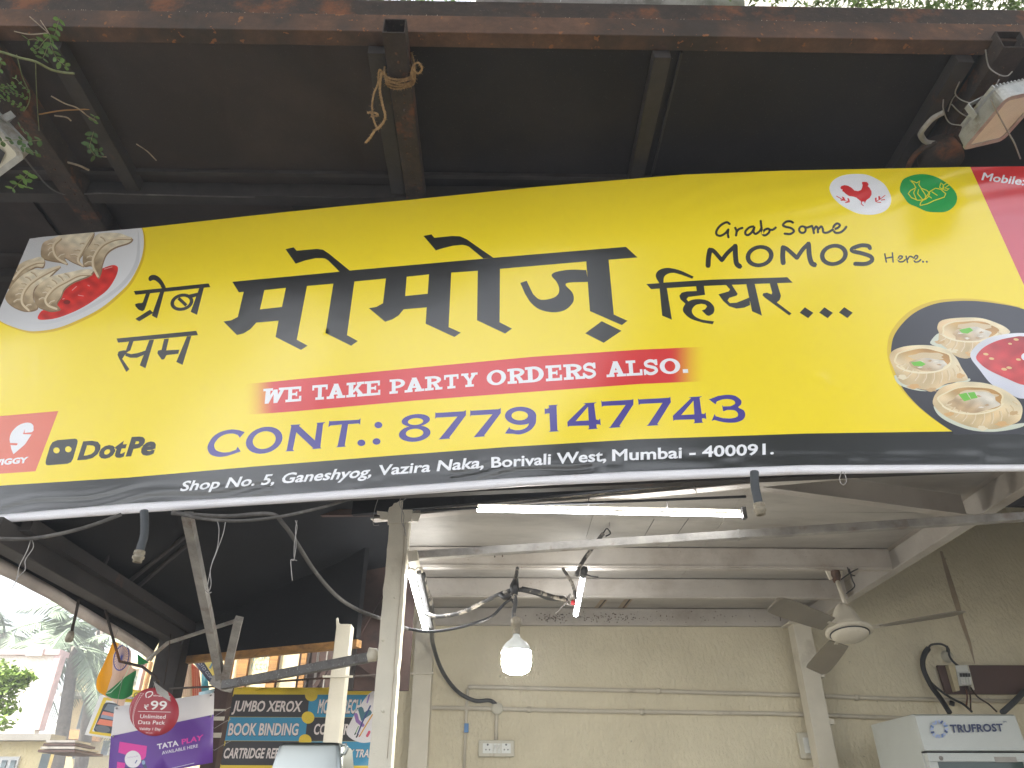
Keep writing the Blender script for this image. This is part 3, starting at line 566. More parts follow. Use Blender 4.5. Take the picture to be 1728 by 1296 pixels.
# ---- dark dish, lower right
dish = [(610, 1237), (480, 1150), (340, 1040), (230, 930), (150, 820), (100, 700), (72, 580), (75, 480), (100, 390), (170, 290), (270, 200), (400, 135), (550, 100), (780, 92), (1000, 115), (1233, 165), (1500, 300), (1700, 550), (1700, 850), (1500, 1150), (1300, 1245)]
sh.append(S(cL(sm([(x-34, y-20) for x, y in dish[:16]], 4, False)+[(1233, 400), (700, 1240)]), (.70, .48, .02)))
sh.append(S(cL(sm(dish[:-1], 4, False)+[(1300, 1260), (610, 1260)]), (.035, .034, .042)))
def oyster(pts, inner, fill, k, greens, bf):
    cx = sum(p[0] for p in pts)/len(pts); cy = sum(p[1] for p in pts)/len(pts); X, Y = pxl(cL, (cx, cy))
    sh.append(S(cL(sm(bf)), (.60, .62, .50)))
    wob = lambda x0, y0, rx, ry, am, ph: [(x0+(rx*(1+am*math.sin(3*t+ph)+am*.7*math.sin(7*t+2*ph)))*math.cos(t), y0+(ry*(1+am*math.sin(2*t+ph*1.7)+am*.6*math.sin(5*t+ph)))*math.sin(t)) for t in np.linspace(0, 2*math.pi, 40, endpoint=False)]
    sh.append(S(cL(sm(pts)), tone((.68, .50, .27), (.62, .47, .26), (.78, .66, .43), X, Y, 30, k, 11)))
    for q in range(5):                           # fried, translucent patches on the dough
        t = .3+q*.62; x, y = cx+(inner[2]+28)*math.cos(t), cy+(inner[3]+75)*math.sin(t)
        if Shape(sm(pts), None).contains(np.array([x]), np.array([y]))[0]: sh.append(S(cL(wob(x, y, 42+12*(q % 2), 20, .2, q+k)), [(.66, .40, .17), (.76, .66, .46), (.58, .38, .18)][(q+k) % 3]))
    sh.append(S(cL(wob(inner[0], inner[1], inner[2]+16, inner[3]+12, .05, k)), (.80, .68, .43)))
    sh.append(S(cL(wob(inner[0], inner[1], inner[2], inner[3], .05, k)), tone((.58, .36, .13), (.70, .55, .33), (.50, .27, .08), *pxl(cL, inner[:2]), 20, k+1, 9)))
    sh.append(S(cL(wob(inner[0]+40, inner[1]-inner[3]*.35, inner[2]*.62, inner[3]*.4, .12, k+2)), (.66, .52, .32)))
    sh.append(S(cL(wob(fill[0], fill[1], fill[2], fill[3], .09, k+1)), tone((.60, .48, .33), (.52, .36, .20), (.70, .64, .54), *pxl(cL, fill[:2]), 14, k+2, 5)))
    for q in range(11):                          # folds running down the dough
        t = .15+q*.27; x0, y0 = cx+(inner[2]+10)*math.cos(t), inner[1]+(inner[3]+14)*math.sin(t); x1, y1 = cx+(inner[2]+52)*math.cos(t+.08), inner[1]+(inner[3]+112)*math.sin(t+.05)
        o_ = Shape(sm(pts), None)
        if not o_.contains(np.array([x1]), np.array([y1]))[0]: x1, y1 = (x0+x1)/2, (y0+y1)/2
        if o_.contains(np.array([x0, x1]), np.array([y0, y1])).all():
            sh.append(S(cL(rib([(x0, y0), ((x0+x1)/2+9, (y0+y1)/2), (x1, y1)], 10)), (.63, .47, .27))); sh.append(S(cL(rib([(x0+13, y0), ((x0+x1)/2+23, (y0+y1)/2), (x1+12, y1-4)], 8)), (.74, .61, .40)))
    for q in range(7): t = q*2.4+k; sh.append(S(cL(wob(fill[0]+fill[2]*.6*math.cos(t), fill[1]+fill[3]*.6*math.sin(t), 20, 8, .3, q)), (.76, .70, .60) if q % 2 else (.50, .34, .20)))
    for g in greens: sh.append(S(cL(g), (.16, .50, .05)))
    sh.append(S(cL(rib([(x, y+6) for x, y in ell(inner[0], inner[1], inner[2]+10, inner[3]+8, inner[4] if len(inner) > 4 else 0, 16, .25, 2.9)], 13)), (.82, .72, .50)))
oyster([(490, 375), (475, 320), (520, 260), (700, 238), (870, 245), (1030, 300), (1105, 350), (1095, 380), (960, 420), (850, 500), (760, 590), (650, 580), (560, 510), (490, 450)], (760, 350, 240, 85), (770, 385, 165, 62), 1, [[(665, 345), (760, 325), (790, 350), (740, 378), (690, 372)]], [(420, 440), (490, 375), (560, 430), (650, 560), (560, 520), (430, 475)])
oyster([(60, 560), (180, 492), (400, 480), (560, 520), (640, 590), (690, 680), (740, 760), (720, 790), (560, 815), (460, 865), (370, 870), (250, 845), (150, 800), (100, 700)], (350, 612, 238, 96), (400, 650, 160, 58), 3, [[(245, 630), (330, 618), (375, 645), (340, 665), (270, 660)]], [(110, 740), (300, 860), (460, 872), (620, 810), (752, 770), (740, 800), (560, 822), (370, 882), (150, 830)])
# bowl
sh.append(S(cL(sm([(765, 580), (800, 500), (900, 425), (1050, 385), (1233, 373), (1450, 400), (1560, 600), (1450, 900), (1230, 948), (1100, 900), (950, 820), (850, 700)])), tone((.72, .72, .76), (.60, .60, .68), (.76, .76, .80), 1720, 620, 50, 1, 40)))
sh.append(S(cL(sm([(815, 580), (880, 500), (1000, 440), (1130, 410), (1233, 403), (1400, 450), (1480, 650), (1400, 830), (1230, 828), (1080, 770), (930, 700), (850, 640)])), tone((.50, .025, .03), (.60, .06, .06), (.33, .02, .02), 1710, 590, 30, 2, 7)))
for x, y, r in ((900, 558, 24), (950, 597, 24), (1185, 605, 22), (1165, 430, 24), (1112, 467, 18), (1060, 690, 26), (1104, 677, 25)): sh.append(S(cL(ell(x, y, r, r*.45, 8, 10)), (.75, .50, .22)))
sh.append(S(cL(ell(1250, 580, 40, 34)), (.74, .72, .74)))
oyster([(435, 970), (500, 860), (650, 805), (850, 805), (1020, 850), (1150, 930), (1215, 1010), (1215, 1090), (1180, 1150), (1050, 1200), (930, 1215), (750, 1190), (580, 1120), (480, 1050)], (780, 955, 272, 112), (800, 975, 215, 88), 5, [[(660, 910), (730, 895), (770, 955), (710, 970)], [(740, 895), (800, 888), (830, 940), (772, 950)]], [(450, 1010), (600, 1120), (900, 1200), (1225, 1160), (1225, 1190), (1100, 1222), (930, 1238), (750, 1218), (580, 1155), (480, 1085)])
# ---- outline and surface
BP = Plane(PY(864, 560, 2.82), -7.0)
TOPX = [50, 70, 245, 432, 576, 693, 909, 1152, 1319, 1632, 1728, 1900]; TOPY = [403, 400, 384, 363, 348, 337, 315, 294.7, 288, 281.7, 280.7, 281]
def wr(x, y):                                    # slackness of the flex, metres towards the viewer
    d = .010*math.sin(x/210+.6)*math.sin(y/160+.3)+.006*math.sin(x/95+y/70)
    t = float(np.interp(x, TOPX, TOPY)); e = max(0, 1-(y-t)/90)
    if x > 1050: d += .0035*e*min(1, (x-1050)/120)*math.sin((x*.55+y*1.7)/9.5+2*math.sin(x/60))
    b = float(np.interp(x, hmx, hmy)); e = max(0, 1-abs(b-16-y)/26)
    amp = (.003 if x < 460 or 760 < x < 1000 else .0009)
    d += amp*e*math.sin((y-b)/3.4+x/46+1.5*math.sin(x/33))
    for cx, cy, a, b_, hh in ((52, 625, 4, 22, -.0012), (548, 566, 14, 3, .004), (1385, 640, 10, 8, .003)): d += hh*math.exp(-((x-cx)/a)**2-((y-cy)/b_)**2)
    return d
def bannerpt(x, y):
    P = BP(x, y); r = (P-EYE).normalized(); return P-r*wr(x, y)
out = list(zip(TOPX, TOPY))+[(1900, 784)]+list(zip(hmx, hmy))[::-1][1:]+[(-75, 698), (0, 520)]
M['flex'] = inkmat('glossy_flex_print', .2, .035, 110, .05)
M['flex'].node_tree.nodes['Principled BSDF'].inputs['Specular IOR Level'].default_value = .85
ban = thing('shop_banner', 'long yellow and black printed banner with Hindi lettering and dumpling photos', 'banner', tuple(PY(864, 830, 2.9)))
art('printed_sheet', out, sh, bannerpt, M['flex'], ban, 11, [(0, 385, 245, 562, 3.4), (1500, 500, 1728, 735, 3.4), (1050, 280, 1728, 370, 4), (0, 785, 470, 880, 5), (760, 780, 1010, 830, 5)], YEL, .0015)
# rolled white hem along the lower edge
hx = np.linspace(-150, 1900, 150); V = []; F = []; K = 7
for i, x in enumerate(hx):
    a = float(np.interp(x, hmx, hmy))-.6; b = float(np.interp(x, btx, bty)); w = .002*math.sin(x/23)+.0015*math.sin(x/9+1)
    for k in range(K):
        t = k/(K-1); P = bannerpt(x, a+(b-a)*t); r = (P-EYE).normalized(); V.append(P-r*(.004+(.014+w)*math.sin(math.pi*min(1, t*1.0))))
for i in range(len(hx)-1):
    for k in range(K-1): F.append((i*K+k, (i+1)*K+k, (i+1)*K+k+1, i*K+k+1))
M['hem'] = mat('white_flex_hem', (.76, .74, .76), .4, 0, .04, 4, (.55, .47, .42), 5, .6, .8)
hm = MB().add(V, F, True).build('hem', M['hem'], ban); s = hm.modifiers.new('t', 'SOLIDIFY'); s.thickness = .002
# frame tubes behind the sheet
gx = np.linspace(-150, 1900, 60); V = []; F = []
for i, x in enumerate(gx):
    t = float(np.interp(x, TOPX, TOPY))+1.5 if x >= 50 else 403+(50-x)*2.37; b = float(np.interp(x, hmx, hmy))
    for k in range(12): P = bannerpt(x, min(t, b-1)+(b-min(t, b-1))*k/11); V.append(P+(P-EYE).normalized()*.014)
for i in range(59):
    for k in range(11): F.append((i*12+k, i*12+k+1, (i+1)*12+k+1, (i+1)*12+k))
MB().add(V, F, True).build('sheet_back', M['hem'], ban)
def bk(x, y, d=.05): P = BP(x, y); return P+(P-EYE).normalized()*d
MB().bar(bk(60, 415), bk(1900, 292), .04).build('frame_tube', M['steel'], ban)
MB().bar(bk(-140, 868), bk(1900, 775), .04).build('frame_tube', M['steel'], ban)
for x in (130, 700, 1300): MB().bar(bk(x, float(np.interp(x, TOPX, TOPY))+8), bk(x+(-.42+.37*(x/864))*0, float(np.interp(x, btx, bty))-12), .035).build('frame_tube', M['steel'], ban)
# ================================================================== setting
def plane_obj(name, pts, mt, kind='structure', thick=None):
    mb = MB(); mb.add(pts, [tuple(range(len(pts)))]); o = mb.build(name, mt); tag(o, kind=kind); return o
MB().box((-150, -150, -.3), (150, 150, 0)).build('ground', M['asphalt']); tag(bpy.data.objects['ground'], kind='structure')
g = MB().box((-5, -.6, 0), (9, 12, .13)).build('pavement', M['concrete'], bevel=.01); tag(g, kind='structure')

# ------------------------------------------------------------------ canopy over the shop front
H = 4.52                                              # underside of the roof sheets
can = thing('canopy', 'black steel-framed canopy with a rusty front beam above the yellow banner', 'canopy', (0, 2, 4.4))
bz = 4.50
MB().box((-5.2, 2.03, bz-.008), (6, 2.105, bz+.113)).build('front_beam', M['rust'], can, bevel=.004)
MB().box((-5.2, 2.055, bz+.113), (6, 2.10, bz+.262)).build('upper_rail', M['rustdark'], can, bevel=.003)
random.seed(3); mb = MB()
for i in range(260):                                  # dry litter lying on the ledge and hanging from the rail
    x = random.uniform(-3, 3.2); a = random.uniform(-.5, .5); l = random.uniform(.004, .022)
    mb.bar((x, 2.04+random.uniform(0, .01), bz+.116), (x+l*math.cos(a*3), 2.035+l*.2, bz+.116+l*abs(math.sin(a*3))*.7), .0022)
o = mb.build('dry_litter', M['twig'], can); tag(o, kind='stuff')
raft = [PZ(72, 42, H-.04).x, PZ(632, 58, H-.04).x, PZ(1121, 70, H-.04).x, PZ(1640, 75, H-.04).x]
YB = 2.97
for i, x in enumerate([raft[0]-1.25]+raft+[raft[-1]+1.2]):
    MB().box((x-.038, 2.106, H-.075), (x+.038, YB-.001, H-.004)).build('rafter', M['steel'], can, bevel=.003)
xs_ = [-5.1, raft[0]-1.25]+raft+[raft[-1]+1.2, 5.9]
for i in range(len(xs_)-1):
    MB().box((xs_[i]+.004, 2.11, H), (xs_[i+1]-.004, YB+.10, H+.006)).build('roof_panel', M['roofbrown'] if i < 3 else M['roof'], can)
# ribs beside the rafters (folded sheet edges)
for x in raft[1:]:
    MB().box((x+.09, 2.12, H-.02), (x+.10, YB-.01, H-.001)).build('sheet_edge', M['steel'], can)
MB().box((-5.1, YB, H-.10), (5.9, YB+.07, H-.005)).build('cross_beam', M['steel'], can, bevel=.003)
MB().box((-5.1, YB-.10, H-.03), (5.9, YB-.075, H-.006)).build('purlin', M['steel'], can)
for i, (x0, x1) in enumerate(((-5.1, -2.66), (-2.63, -1.2), (-1.195, .4), (.405, 2.0), (2.005, 3.5), (3.505, 5.9))):
    MB().box((x0, YB+.105, H-.006), (x1, 4.4, H+.0)).build('roof_panel', M['roofbrown'] if i < 2 else M['roof'], can)
MB().box((-5.1, 3.72, H-.07), (5.9, 3.78, H-.008)).build('cross_beam', M['steel'], can)
MB().box((-5.1, 3.55, H-.03), (5.9, 3.58, H-.008)).build('purlin', M['steel'], can)
MB().box((-5.1, 4.4, 3.22), (5.9, 4.42, H-.01)).build('back_panel', M['roof'], can)
MB().box((-5.15, 2.11, H+.03), (5.95, 6.7, H+.06)).build('light_blocking_deck', M['roof'], can)  # unseen cover added to keep sun and sky light out of the shop
# cantilever arms: open square tubes
def arm(px, py, y1, sz=.098, label=''):
    t = thing('cantilever_arm', label, 'bracket arm', tuple(PZ(px, py, 4.40)), 'open-ended square tubes jutting out above the banner')
    c = PZ(px, py, 4.40); x = c.x; y0 = c.y; z0 = 4.40; z1 = z0+sz; w = sz/2; e = .006
    mb = MB()
    mb.box((x-w, y0, z0), (x+w, y1, z0+e)); mb.box((x-w, y0, z1-e), (x+w, y1, z1)); mb.box((x-w, y0, z0+e), (x-w+e, y1, z1-e)); mb.box((x+w-e, y0, z0+e), (x+w, y1, z1-e))
    mb.box((x-w+e, y0+.9, z0+e), (x+w-e, y0+.91, z1-e)); mb.build('square_tube', M['rustdark'], t, bevel=.0015)
    mb = MB(); random.seed(int(px))
    for k in range(26):
        yy = y0+.10+k*(y1-y0-.2)/26; r = random.uniform(.003, .008); q = (x+.012*math.sin(k*.4), yy, z0-.0005)
        mb.lathe(q, [(r, .001), (r*.8, -.003), (0.0005, -.004)], 6)
    tag(mb.build('weld_seam', M['rust'], t), kind='stuff'); return t, x
armc, ax = arm(664, 55, 3.3, label='open-ended rusty square tube with jute rope wound round it')
armr, axr = arm(1716, 80, 3.3, .115, 'rusty square tube carrying the floodlight at the upper right')
arml, axl = arm(-60, 60, 3.36, .115, 'dark square tube at the left edge beside the creeping vine')

# ------------------------------------------------------------------ jute rope round the middle arm
rope = thing('jute_rope', 'frayed brown jute rope knotted round the middle square tube', 'rope', tuple(PZ(675, 140, 4.38)))
def ropepath(name, pts, r=.0045):
    P = [Vector(p) for p in spline([tuple(p) for p in pts], 7)]
    mb = MB()
    for ph in (0, math.pi*2/3, math.pi*4/3):         # three twisted strands
        Q = []; L = 0
        for i, p in enumerate(P):
            if i: L += (p-P[i-1]).length
            d = (P[min(i+1, len(P)-1)]-P[max(i-1, 0)]).normalized(); u = d.orthogonal().normalized(); w = d.cross(u); a = L/.007+ph
            Q.append(p+(u*math.cos(a)+w*math.sin(a))*r*.5)
        mb.tube(Q, r*.62, 5)
    for k in range(len(P)*2):                        # loose fibres
        p = random.choice(P); v = Vector((random.gauss(0, 1), random.gauss(0, 1), random.gauss(0, 1))).normalized()*random.uniform(.006, .018)
        mb.tube([p, p+v*.6+Vector((0, 0, .002)), p+v], .0006, 3)
    return mb.build(name, M['jute'], rope)
z0, z1, w = 4.385, 4.512, .062; cx = ax
for k in range(5):
    y = PZ(675, 128, 4.38).y+k*.012; o = .004*math.sin(k*2.1)
    ropepath('coil', [(cx-w+.01, y-.01+o, z1-.01), (cx-w-.004, y+o, z1-.05), (cx-w, y+.01, z0+.012), (cx-w*.4, y+.022+o, z0), (cx+w*.4, y+.02-o, z0), (cx+w, y+.004, z0+.012), (cx+w+.004, y-.02, z1-.06), (cx+w-.01, y-.03, z1-.01)])
ZR = 4.36
ropepath('loop', [PZ(692, 132, 4.40), PZ(697, 112, 4.39), PZ(706, 106, 4.38), PZ(712, 116, 4.37), PZ(705, 124, 4.375), PZ(696, 118, 4.38), PZ(695, 128, 4.39), PZ(700, 138, 4.39)])
ropepath('hanging_end', [PZ(650, 128, 4.385), PZ(640, 118, 4.37), PZ(638, 140, 4.34), PZ(631, 158, 4.31), PZ(628, 178, 4.28), PZ(630, 200, 4.25), PZ(636, 216, 4.23)])
ropepath('hanging_end', [PZ(644, 122, 4.38), PZ(641, 150, 4.34), PZ(645, 175, 4.30), PZ(650, 198, 4.26), PZ(641, 214, 4.23), PZ(633, 220, 4.22), PZ(625, 232, 4.20), PZ(617, 241, 4.19)], .006)
ropepath('knot', [PZ(620, 190, 4.27), PZ(634, 191, 4.26), PZ(637, 195, 4.26), PZ(626, 197, 4.26)], .005)

# ------------------------------------------------------------------ floodlights
def flood(label, c, u, v, n, w, h):
    """c centre of the glass, u/v unit axes, n outward (towards the lit side)"""
    t = thing('floodlight', label, 'floodlight', tuple(c), 'floodlights wired to the square tubes')
    P = lambda a, b, d: c+u*a+v*b+n*d
    def rr(a, b, r, d, k=5):
        out = []
        for sx, sy, a0 in ((1, 1, 0), (-1, 1, 90), (-1, -1, 180), (1, -1, 270)):
            for i in range(k): q = math.radians(a0+90*i/(k-1)); out.append(P(sx*(a-r)+r*math.cos(q), sy*(b-r)+r*math.sin(q), d))
        return out
    a, b = w/2, h/2
    for nm, lst, mt in (('housing', [(a*.8, b*.8, -.075), (a*.97, b*.97, -.05), (a, b, -.004), (a, b, .004)], 'alu'),):
        mb = MB(); rings = [rr(q[0], q[1], .03, q[2]) for q in lst]; n_ = len(rings[0]); V = [p for r in rings for p in r]
        F = [(i*n_+k, i*n_+(k+1) % n_, (i+1)*n_+(k+1) % n_, (i+1)*n_+k) for i in range(len(rings)-1) for k in range(n_)]+[tuple(range(n_))]
        mb.add(V, F)
        for k in range(9): mb.bar(P(-a*.75, -b*.7+k*b*1.4/8, -.082), P(a*.75, -b*.7+k*b*1.4/8, -.082), .006, .022, up=tuple(n))
        mb.build(nm, M[mt], t)
    o_, i_ = rr(a+.004, b+.004, .03, .006), rr(a-.022, b-.022, .018, .009); o2, i2 = rr(a+.004, b+.004, .03, .018), rr(a-.022, b-.022, .018, .018); n_ = len(o_)
    V = o_+o2+i2+i_; F = [(j*n_+k, j*n_+(k+1) % n_, (j+1)*n_+(k+1) % n_, (j+1)*n_+k) for j in range(3) for k in range(n_)]
    MB().add(V, F).build('rim', M['alu'], t)
    MB().prism(rr(a-.021, b-.021, .018, .010), tuple(n*.004)).build('glass', M['glassgrey'], t)
    mb = MB(); mb.bar(P(0, -b-.012, -.03), P(0, -b-.012, -.10), .03, .004, up=tuple(v)); mb.bar(P(0, -b-.012, -.10), P(0, 0, -.13), .03, .004, up=tuple(n)); mb.bar(P(0, b+.012, -.10), P(0, 0, -.13), .03, .004, up=tuple(n)); mb.bar(P(0, b+.012, -.03), P(0, b+.012, -.10), .03, .004, up=tuple(v))
    mb.build('bracket', M['alu'], t)
    return t, P
# right-hand one: glass corners seen at (1618,250) (1685,170) (1750,160) (1700,222)
zc = 4.25
A_ = PZ(1621, 248, 4.17); B_2 = PZ(1694, 160, 4.14); C_2 = PZ(1688, 233, 4.235)
u = (B_2-A_).normalized(); v = (C_2-A_); hR = v.length; v = (v-u*v.dot(u)).normalized(); n = u.cross(v); n = n if n.z < 0 else -n
wR = (B_2-A_).length; cR = A_+u*wR/2+v*hR/2
fr, PR = flood('grimy rectangular floodlight under the right-hand tube', cR, u, v, n, wR, hR)
A_ = PZ(-110, 230, 4.20); B_2 = PZ(30, 262, 4.12); C_2 = PZ(8, 318, 4.06)
A_ = PZ(-60, 150, 4.22); B_2 = PZ(46, 262, 4.10)
u = (B_2-A_).normalized(); C_2 = PZ(2, 328, 4.06); v = (C_2-B_2); v = (v-u*v.dot(u)).normalized(); n = u.cross(v); n = n if n.z < 0 else -n
wL = (B_2-A_).length; hL = wL*.72; cL_ = A_+u*wL/2+v*hL/2
fl, PL = flood('cracked floodlight half cut off at the left edge among vine leaves', cL_, u, v, n, wL, hL)
MB().add([PL(-wL*.05, -hL*.1, .022), PL(wL*.33, -hL*.22, .022), PL(wL*.40, hL*.1, .022), PL(wL*.22, hL*.3, .022), PL(wL*.05, hL*.12, .022)], [(0, 1, 2, 3, 4)]).build('broken_glass_gap', M['blackplastic'], fl)
# wires and hose around the right-hand lamp
def wires(name, label, cat, lists, r, mt, zfun=None, group=None):
    t = thing(name, label, cat, tuple(lists[0][0] if isinstance(lists[0][0], Vector) else PY(*lists[0][0])), group)
    for l in lists:
        P = [p if isinstance(p, Vector) else PY(*p) for p in l]
        MB().tube([Vector(q) for q in spline([tuple(p) for p in P], 6)], r, 6).build('strand', M[mt], t)
    return t
Zp = lambda *a: [PZ(x, y, z) for x, y, z in a]
wires('binding_wire', 'twisted pale binding wire holding the right-hand floodlight to its tube', 'wire', [
    Zp((1663, 84, 4.39), (1666, 105, 4.38), (1672, 117, 4.36), (1688, 127, 4.33), (1700, 128, 4.33), (1708, 121, 4.35)),
    Zp((1619, 138, 4.36), (1612, 158, 4.36), (1625, 170, 4.35), (1650, 175, 4.3), (1672, 168, 4.20)),
    Zp((1592, 168, 4.37), (1592, 185, 4.36), (1602, 207, 4.35), (1626, 212, 4.3)),
    Zp((1600, 188, 4.38), (1606, 170, 4.38), (1613, 160, 4.37)), Zp((1606, 176, 4.36), (1620, 190, 4.35), (1634, 198, 4.34)),
    Zp((1672, 168, 4.20), (1678, 150, 4.3), (1686, 134, 4.33))], .0028, 'wire')
wires('service_wire', 'single pale wire trailing across the glass of the right-hand floodlight', 'wire', [Zp((1672, 168, 4.14), (1683, 190, 4.12), (1698, 218, 4.1), (1711, 240, 4.08), (1722, 268, 4.06))], .0032, 'wire')
wires('flexible_hose', 'thick curled conduit looping off the right-hand tube', 'conduit', [Zp((1592, 190, 4.38), (1574, 200, 4.37), (1558, 218, 4.36), (1554, 228, 4.36), (1564, 240, 4.36), (1585, 242, 4.37), (1602, 238, 4.38))], .014, 'galv')
wires('flexible_hose', 'dark curled conduit just above the green vegetable emblem', 'conduit', [Zp((1612, 240, 4.38), (1580, 242, 4.36), (1552, 254, 4.34), (1535, 276, 4.33), (1530, 300, 4.32))], .014, 'rustdark')
jb = MB(); jb.lathe(PZ(1585, 262, 4.36), [(.0, .06), (.09, .05), (.10, 0), (.10, -.05), (.0, -.05)], 24); tag(jb.build('junction_box', M['rustdark']), 'round dark junction box half hidden behind the banner at the right', 'junction box')
wires('flat_cable', 'thin dark cable looping along the left tube to the cross beam', 'cable', [Zp((28, 250, 4.34), (60, 290, 4.36), (82, 315, 4.38), (105, 327, 4.40), (130, 328, 4.41), (170, 326, 4.41), (230, 328, 4.41), (430, 333, 4.41))], .004, 'dustcable')

# ------------------------------------------------------------------ vine, upper left
vine = thing('creeping_vine', 'thin creeping vine with feathery green leaflets at the upper left', 'vine', tuple(PZ(90, 120, 4.3)))
def stalk(pts, r, mt, nm='stem'):
    MB().tube([Vector(q) for q in spline([tuple(PZ(*p)) for p in pts], 5)], r, 6).build(nm, M[mt], vine)
stalk([(-20, 82, 4.36), (10, 90, 4.36), (35, 98, 4.36), (60, 104, 4.36), (85, 117, 4.37), (105, 122, 4.38), (126, 124, 4.39)], .006, 'stem')
stalk([(50, 28, 4.47), (66, 42, 4.45), (84, 58, 4.42)], .002, 'twig'); stalk([(68, 34, 4.46), (82, 55, 4.42)], .002, 'twig'); stalk([(24, 53, 4.43), (50, 58, 4.43), (80, 56, 4.42)], .0024, 'twig')
stalk([(60, 105, 4.36), (61, 140, 4.36), (63, 180, 4.35), (66, 220, 4.34)], .0022, 'stem'); stalk([(28, 92, 4.36), (38, 130, 4.36), (50, 158, 4.35), (48, 175, 4.35), (40, 188, 4.34)], .0022, 'stem')
stalk([(66, 193, 4.44), (100, 187, 4.44), (130, 185, 4.44), (156, 184, 4.45)], .0035, 'wood', 'twig'); stalk([(86, 162, 4.44), (110, 175, 4.44), (130, 182, 4.44), (150, 197, 4.44), (166, 205, 4.45)], .0035, 'twig', 'twig')
stalk([(100, 271, 4.44), (118, 275, 4.44), (135, 280, 4.44), (150, 287, 4.45)], .006, 'twig', 'twig'); stalk([(92, 195, 4.43), (112, 198, 4.43), (120, 204, 4.43)], .004, 'twig', 'twig'); stalk([(165, 264, 4.47), (185, 265, 4.47), (203, 266, 4.47)], .0035, 'twig', 'twig'); stalk([(230, 243, 4.50), (248, 255, 4.50), (264, 271, 4.50)], .003, 'twig', 'twig')
def leaflet(p, d, L, wd, nrm):
    s = d.cross(nrm).normalized(); m_ = p+d*L*.5
    pts = [p, p+d*L*.25+s*wd*.42, p+d*L*.6+s*wd*.5, p+d*L*.92+s*wd*.2, p+d*L, p+d*L*.92-s*wd*.2, p+d*L*.6-s*wd*.5, p+d*L*.25-s*wd*.42]
    mid = [p+d*L*.3-nrm*wd*.1, p+d*L*.7-nrm*wd*.1]
    return pts+mid, [(0, 1, 8), (1, 2, 9, 8), (2, 3, 9), (3, 4, 9), (4, 5, 9), (5, 6, 9), (6, 7, 8, 9), (7, 0, 8)]
def frond(pts, n, L, wd, mt='leaf'):
    P = [Vector(q) for q in spline([tuple(PZ(*p)) for p in pts], 8)]
    MB().tube(P, .0014, 4).build('leaf_stalk', M['stem'], vine)
    for k in range(n):
        i = 1+int((len(P)-2)*k/(n-1)); d = (P[i]-P[i-1]).normalized()
        for s in (-1, 1):
            side = d.cross(Vector((0, 0, 1))).normalized()*s; dd = (side+d*.45+Vector((random.gauss(0, .15), random.gauss(0, .15), random.gauss(-.1, .25)))).normalized()
            nr = Vector((random.gauss(0, .35), random.gauss(0, .35)-.2, -1)).normalized(); V, F = leaflet(P[i], dd, L*.8*random.uniform(.6, 1.15), wd*.7, nr); MB().add(V, F, True).build('leaflet', M[mt], vine)
frond([(84, 58, 4.40), (86, 75, 4.38), (92, 92, 4.37), (100, 103, 4.36), (112, 112, 4.35)], 6, .045, .028); frond([(84, 60, 4.40), (74, 70, 4.38), (66, 80, 4.37), (58, 84, 4.36)], 4, .04, .022)
frond([(66, 70, 4.4), (58, 66, 4.4), (48, 67, 4.4)], 2, .035, .014); frond([(80, 78, 4.37), (76, 90, 4.36), (72, 98, 4.35)], 3, .035, .02)
frond([(48, 168, 4.34), (34, 160, 4.34), (18, 156, 4.34), (6, 156, 4.34)], 6, .026, .016); frond([(42, 186, 4.33), (28, 176, 4.33), (12, 168, 4.33), (-2, 166, 4.33)], 6, .03, .018)
frond([(50, 156, 4.34), (40, 146, 4.35), (26, 132, 4.36)], 4, .022, .012)
frond([(70, 236, 4.08), (50, 238, 4.07), (28, 236, 4.06), (6, 238, 4.05), (-8, 240, 4.05)], 6, .042, .03, 'leafdark'); frond([(50, 230, 4.10), (40, 222, 4.12), (34, 214, 4.14)], 3, .035, .02, 'leafdark')
frond([(158, 222, 4.36), (154, 236, 4.34), (152, 250, 4.33), (160, 262, 4.32)], 5, .045, .03, 'leafdark'); frond([(157, 205, 4.42), (160, 197, 4.42)], 2, .03, .02)
frond([(50, 290, 4.12), (40, 300, 4.10), (30, 310, 4.08), (22, 318, 4.06)], 4, .045, .026); frond([(46, 318, 4.08), (44, 306, 4.1), (48, 296, 4.12)], 3, .045, .03); frond([(100, 30, 4.46), (96, 45, 4.44), (92, 60, 4.42)], 4, .04, .024); frond([(-6, 150, 4.3), (8, 146, 4.3), (22, 144, 4.3)], 5, .03, .02); frond([(36, 246, 4.09), (46, 254, 4.08), (60, 258, 4.08)], 4, .04, .028, 'leafdark'); frond([(150, 244, 4.34), (158, 252, 4.33), (170, 256, 4.32)], 4, .04, .026, 'leafdark'); frond([(-4, 95, 4.3), (2, 104, 4.3), (0, 116, 4.3)], 3, .03, .022)

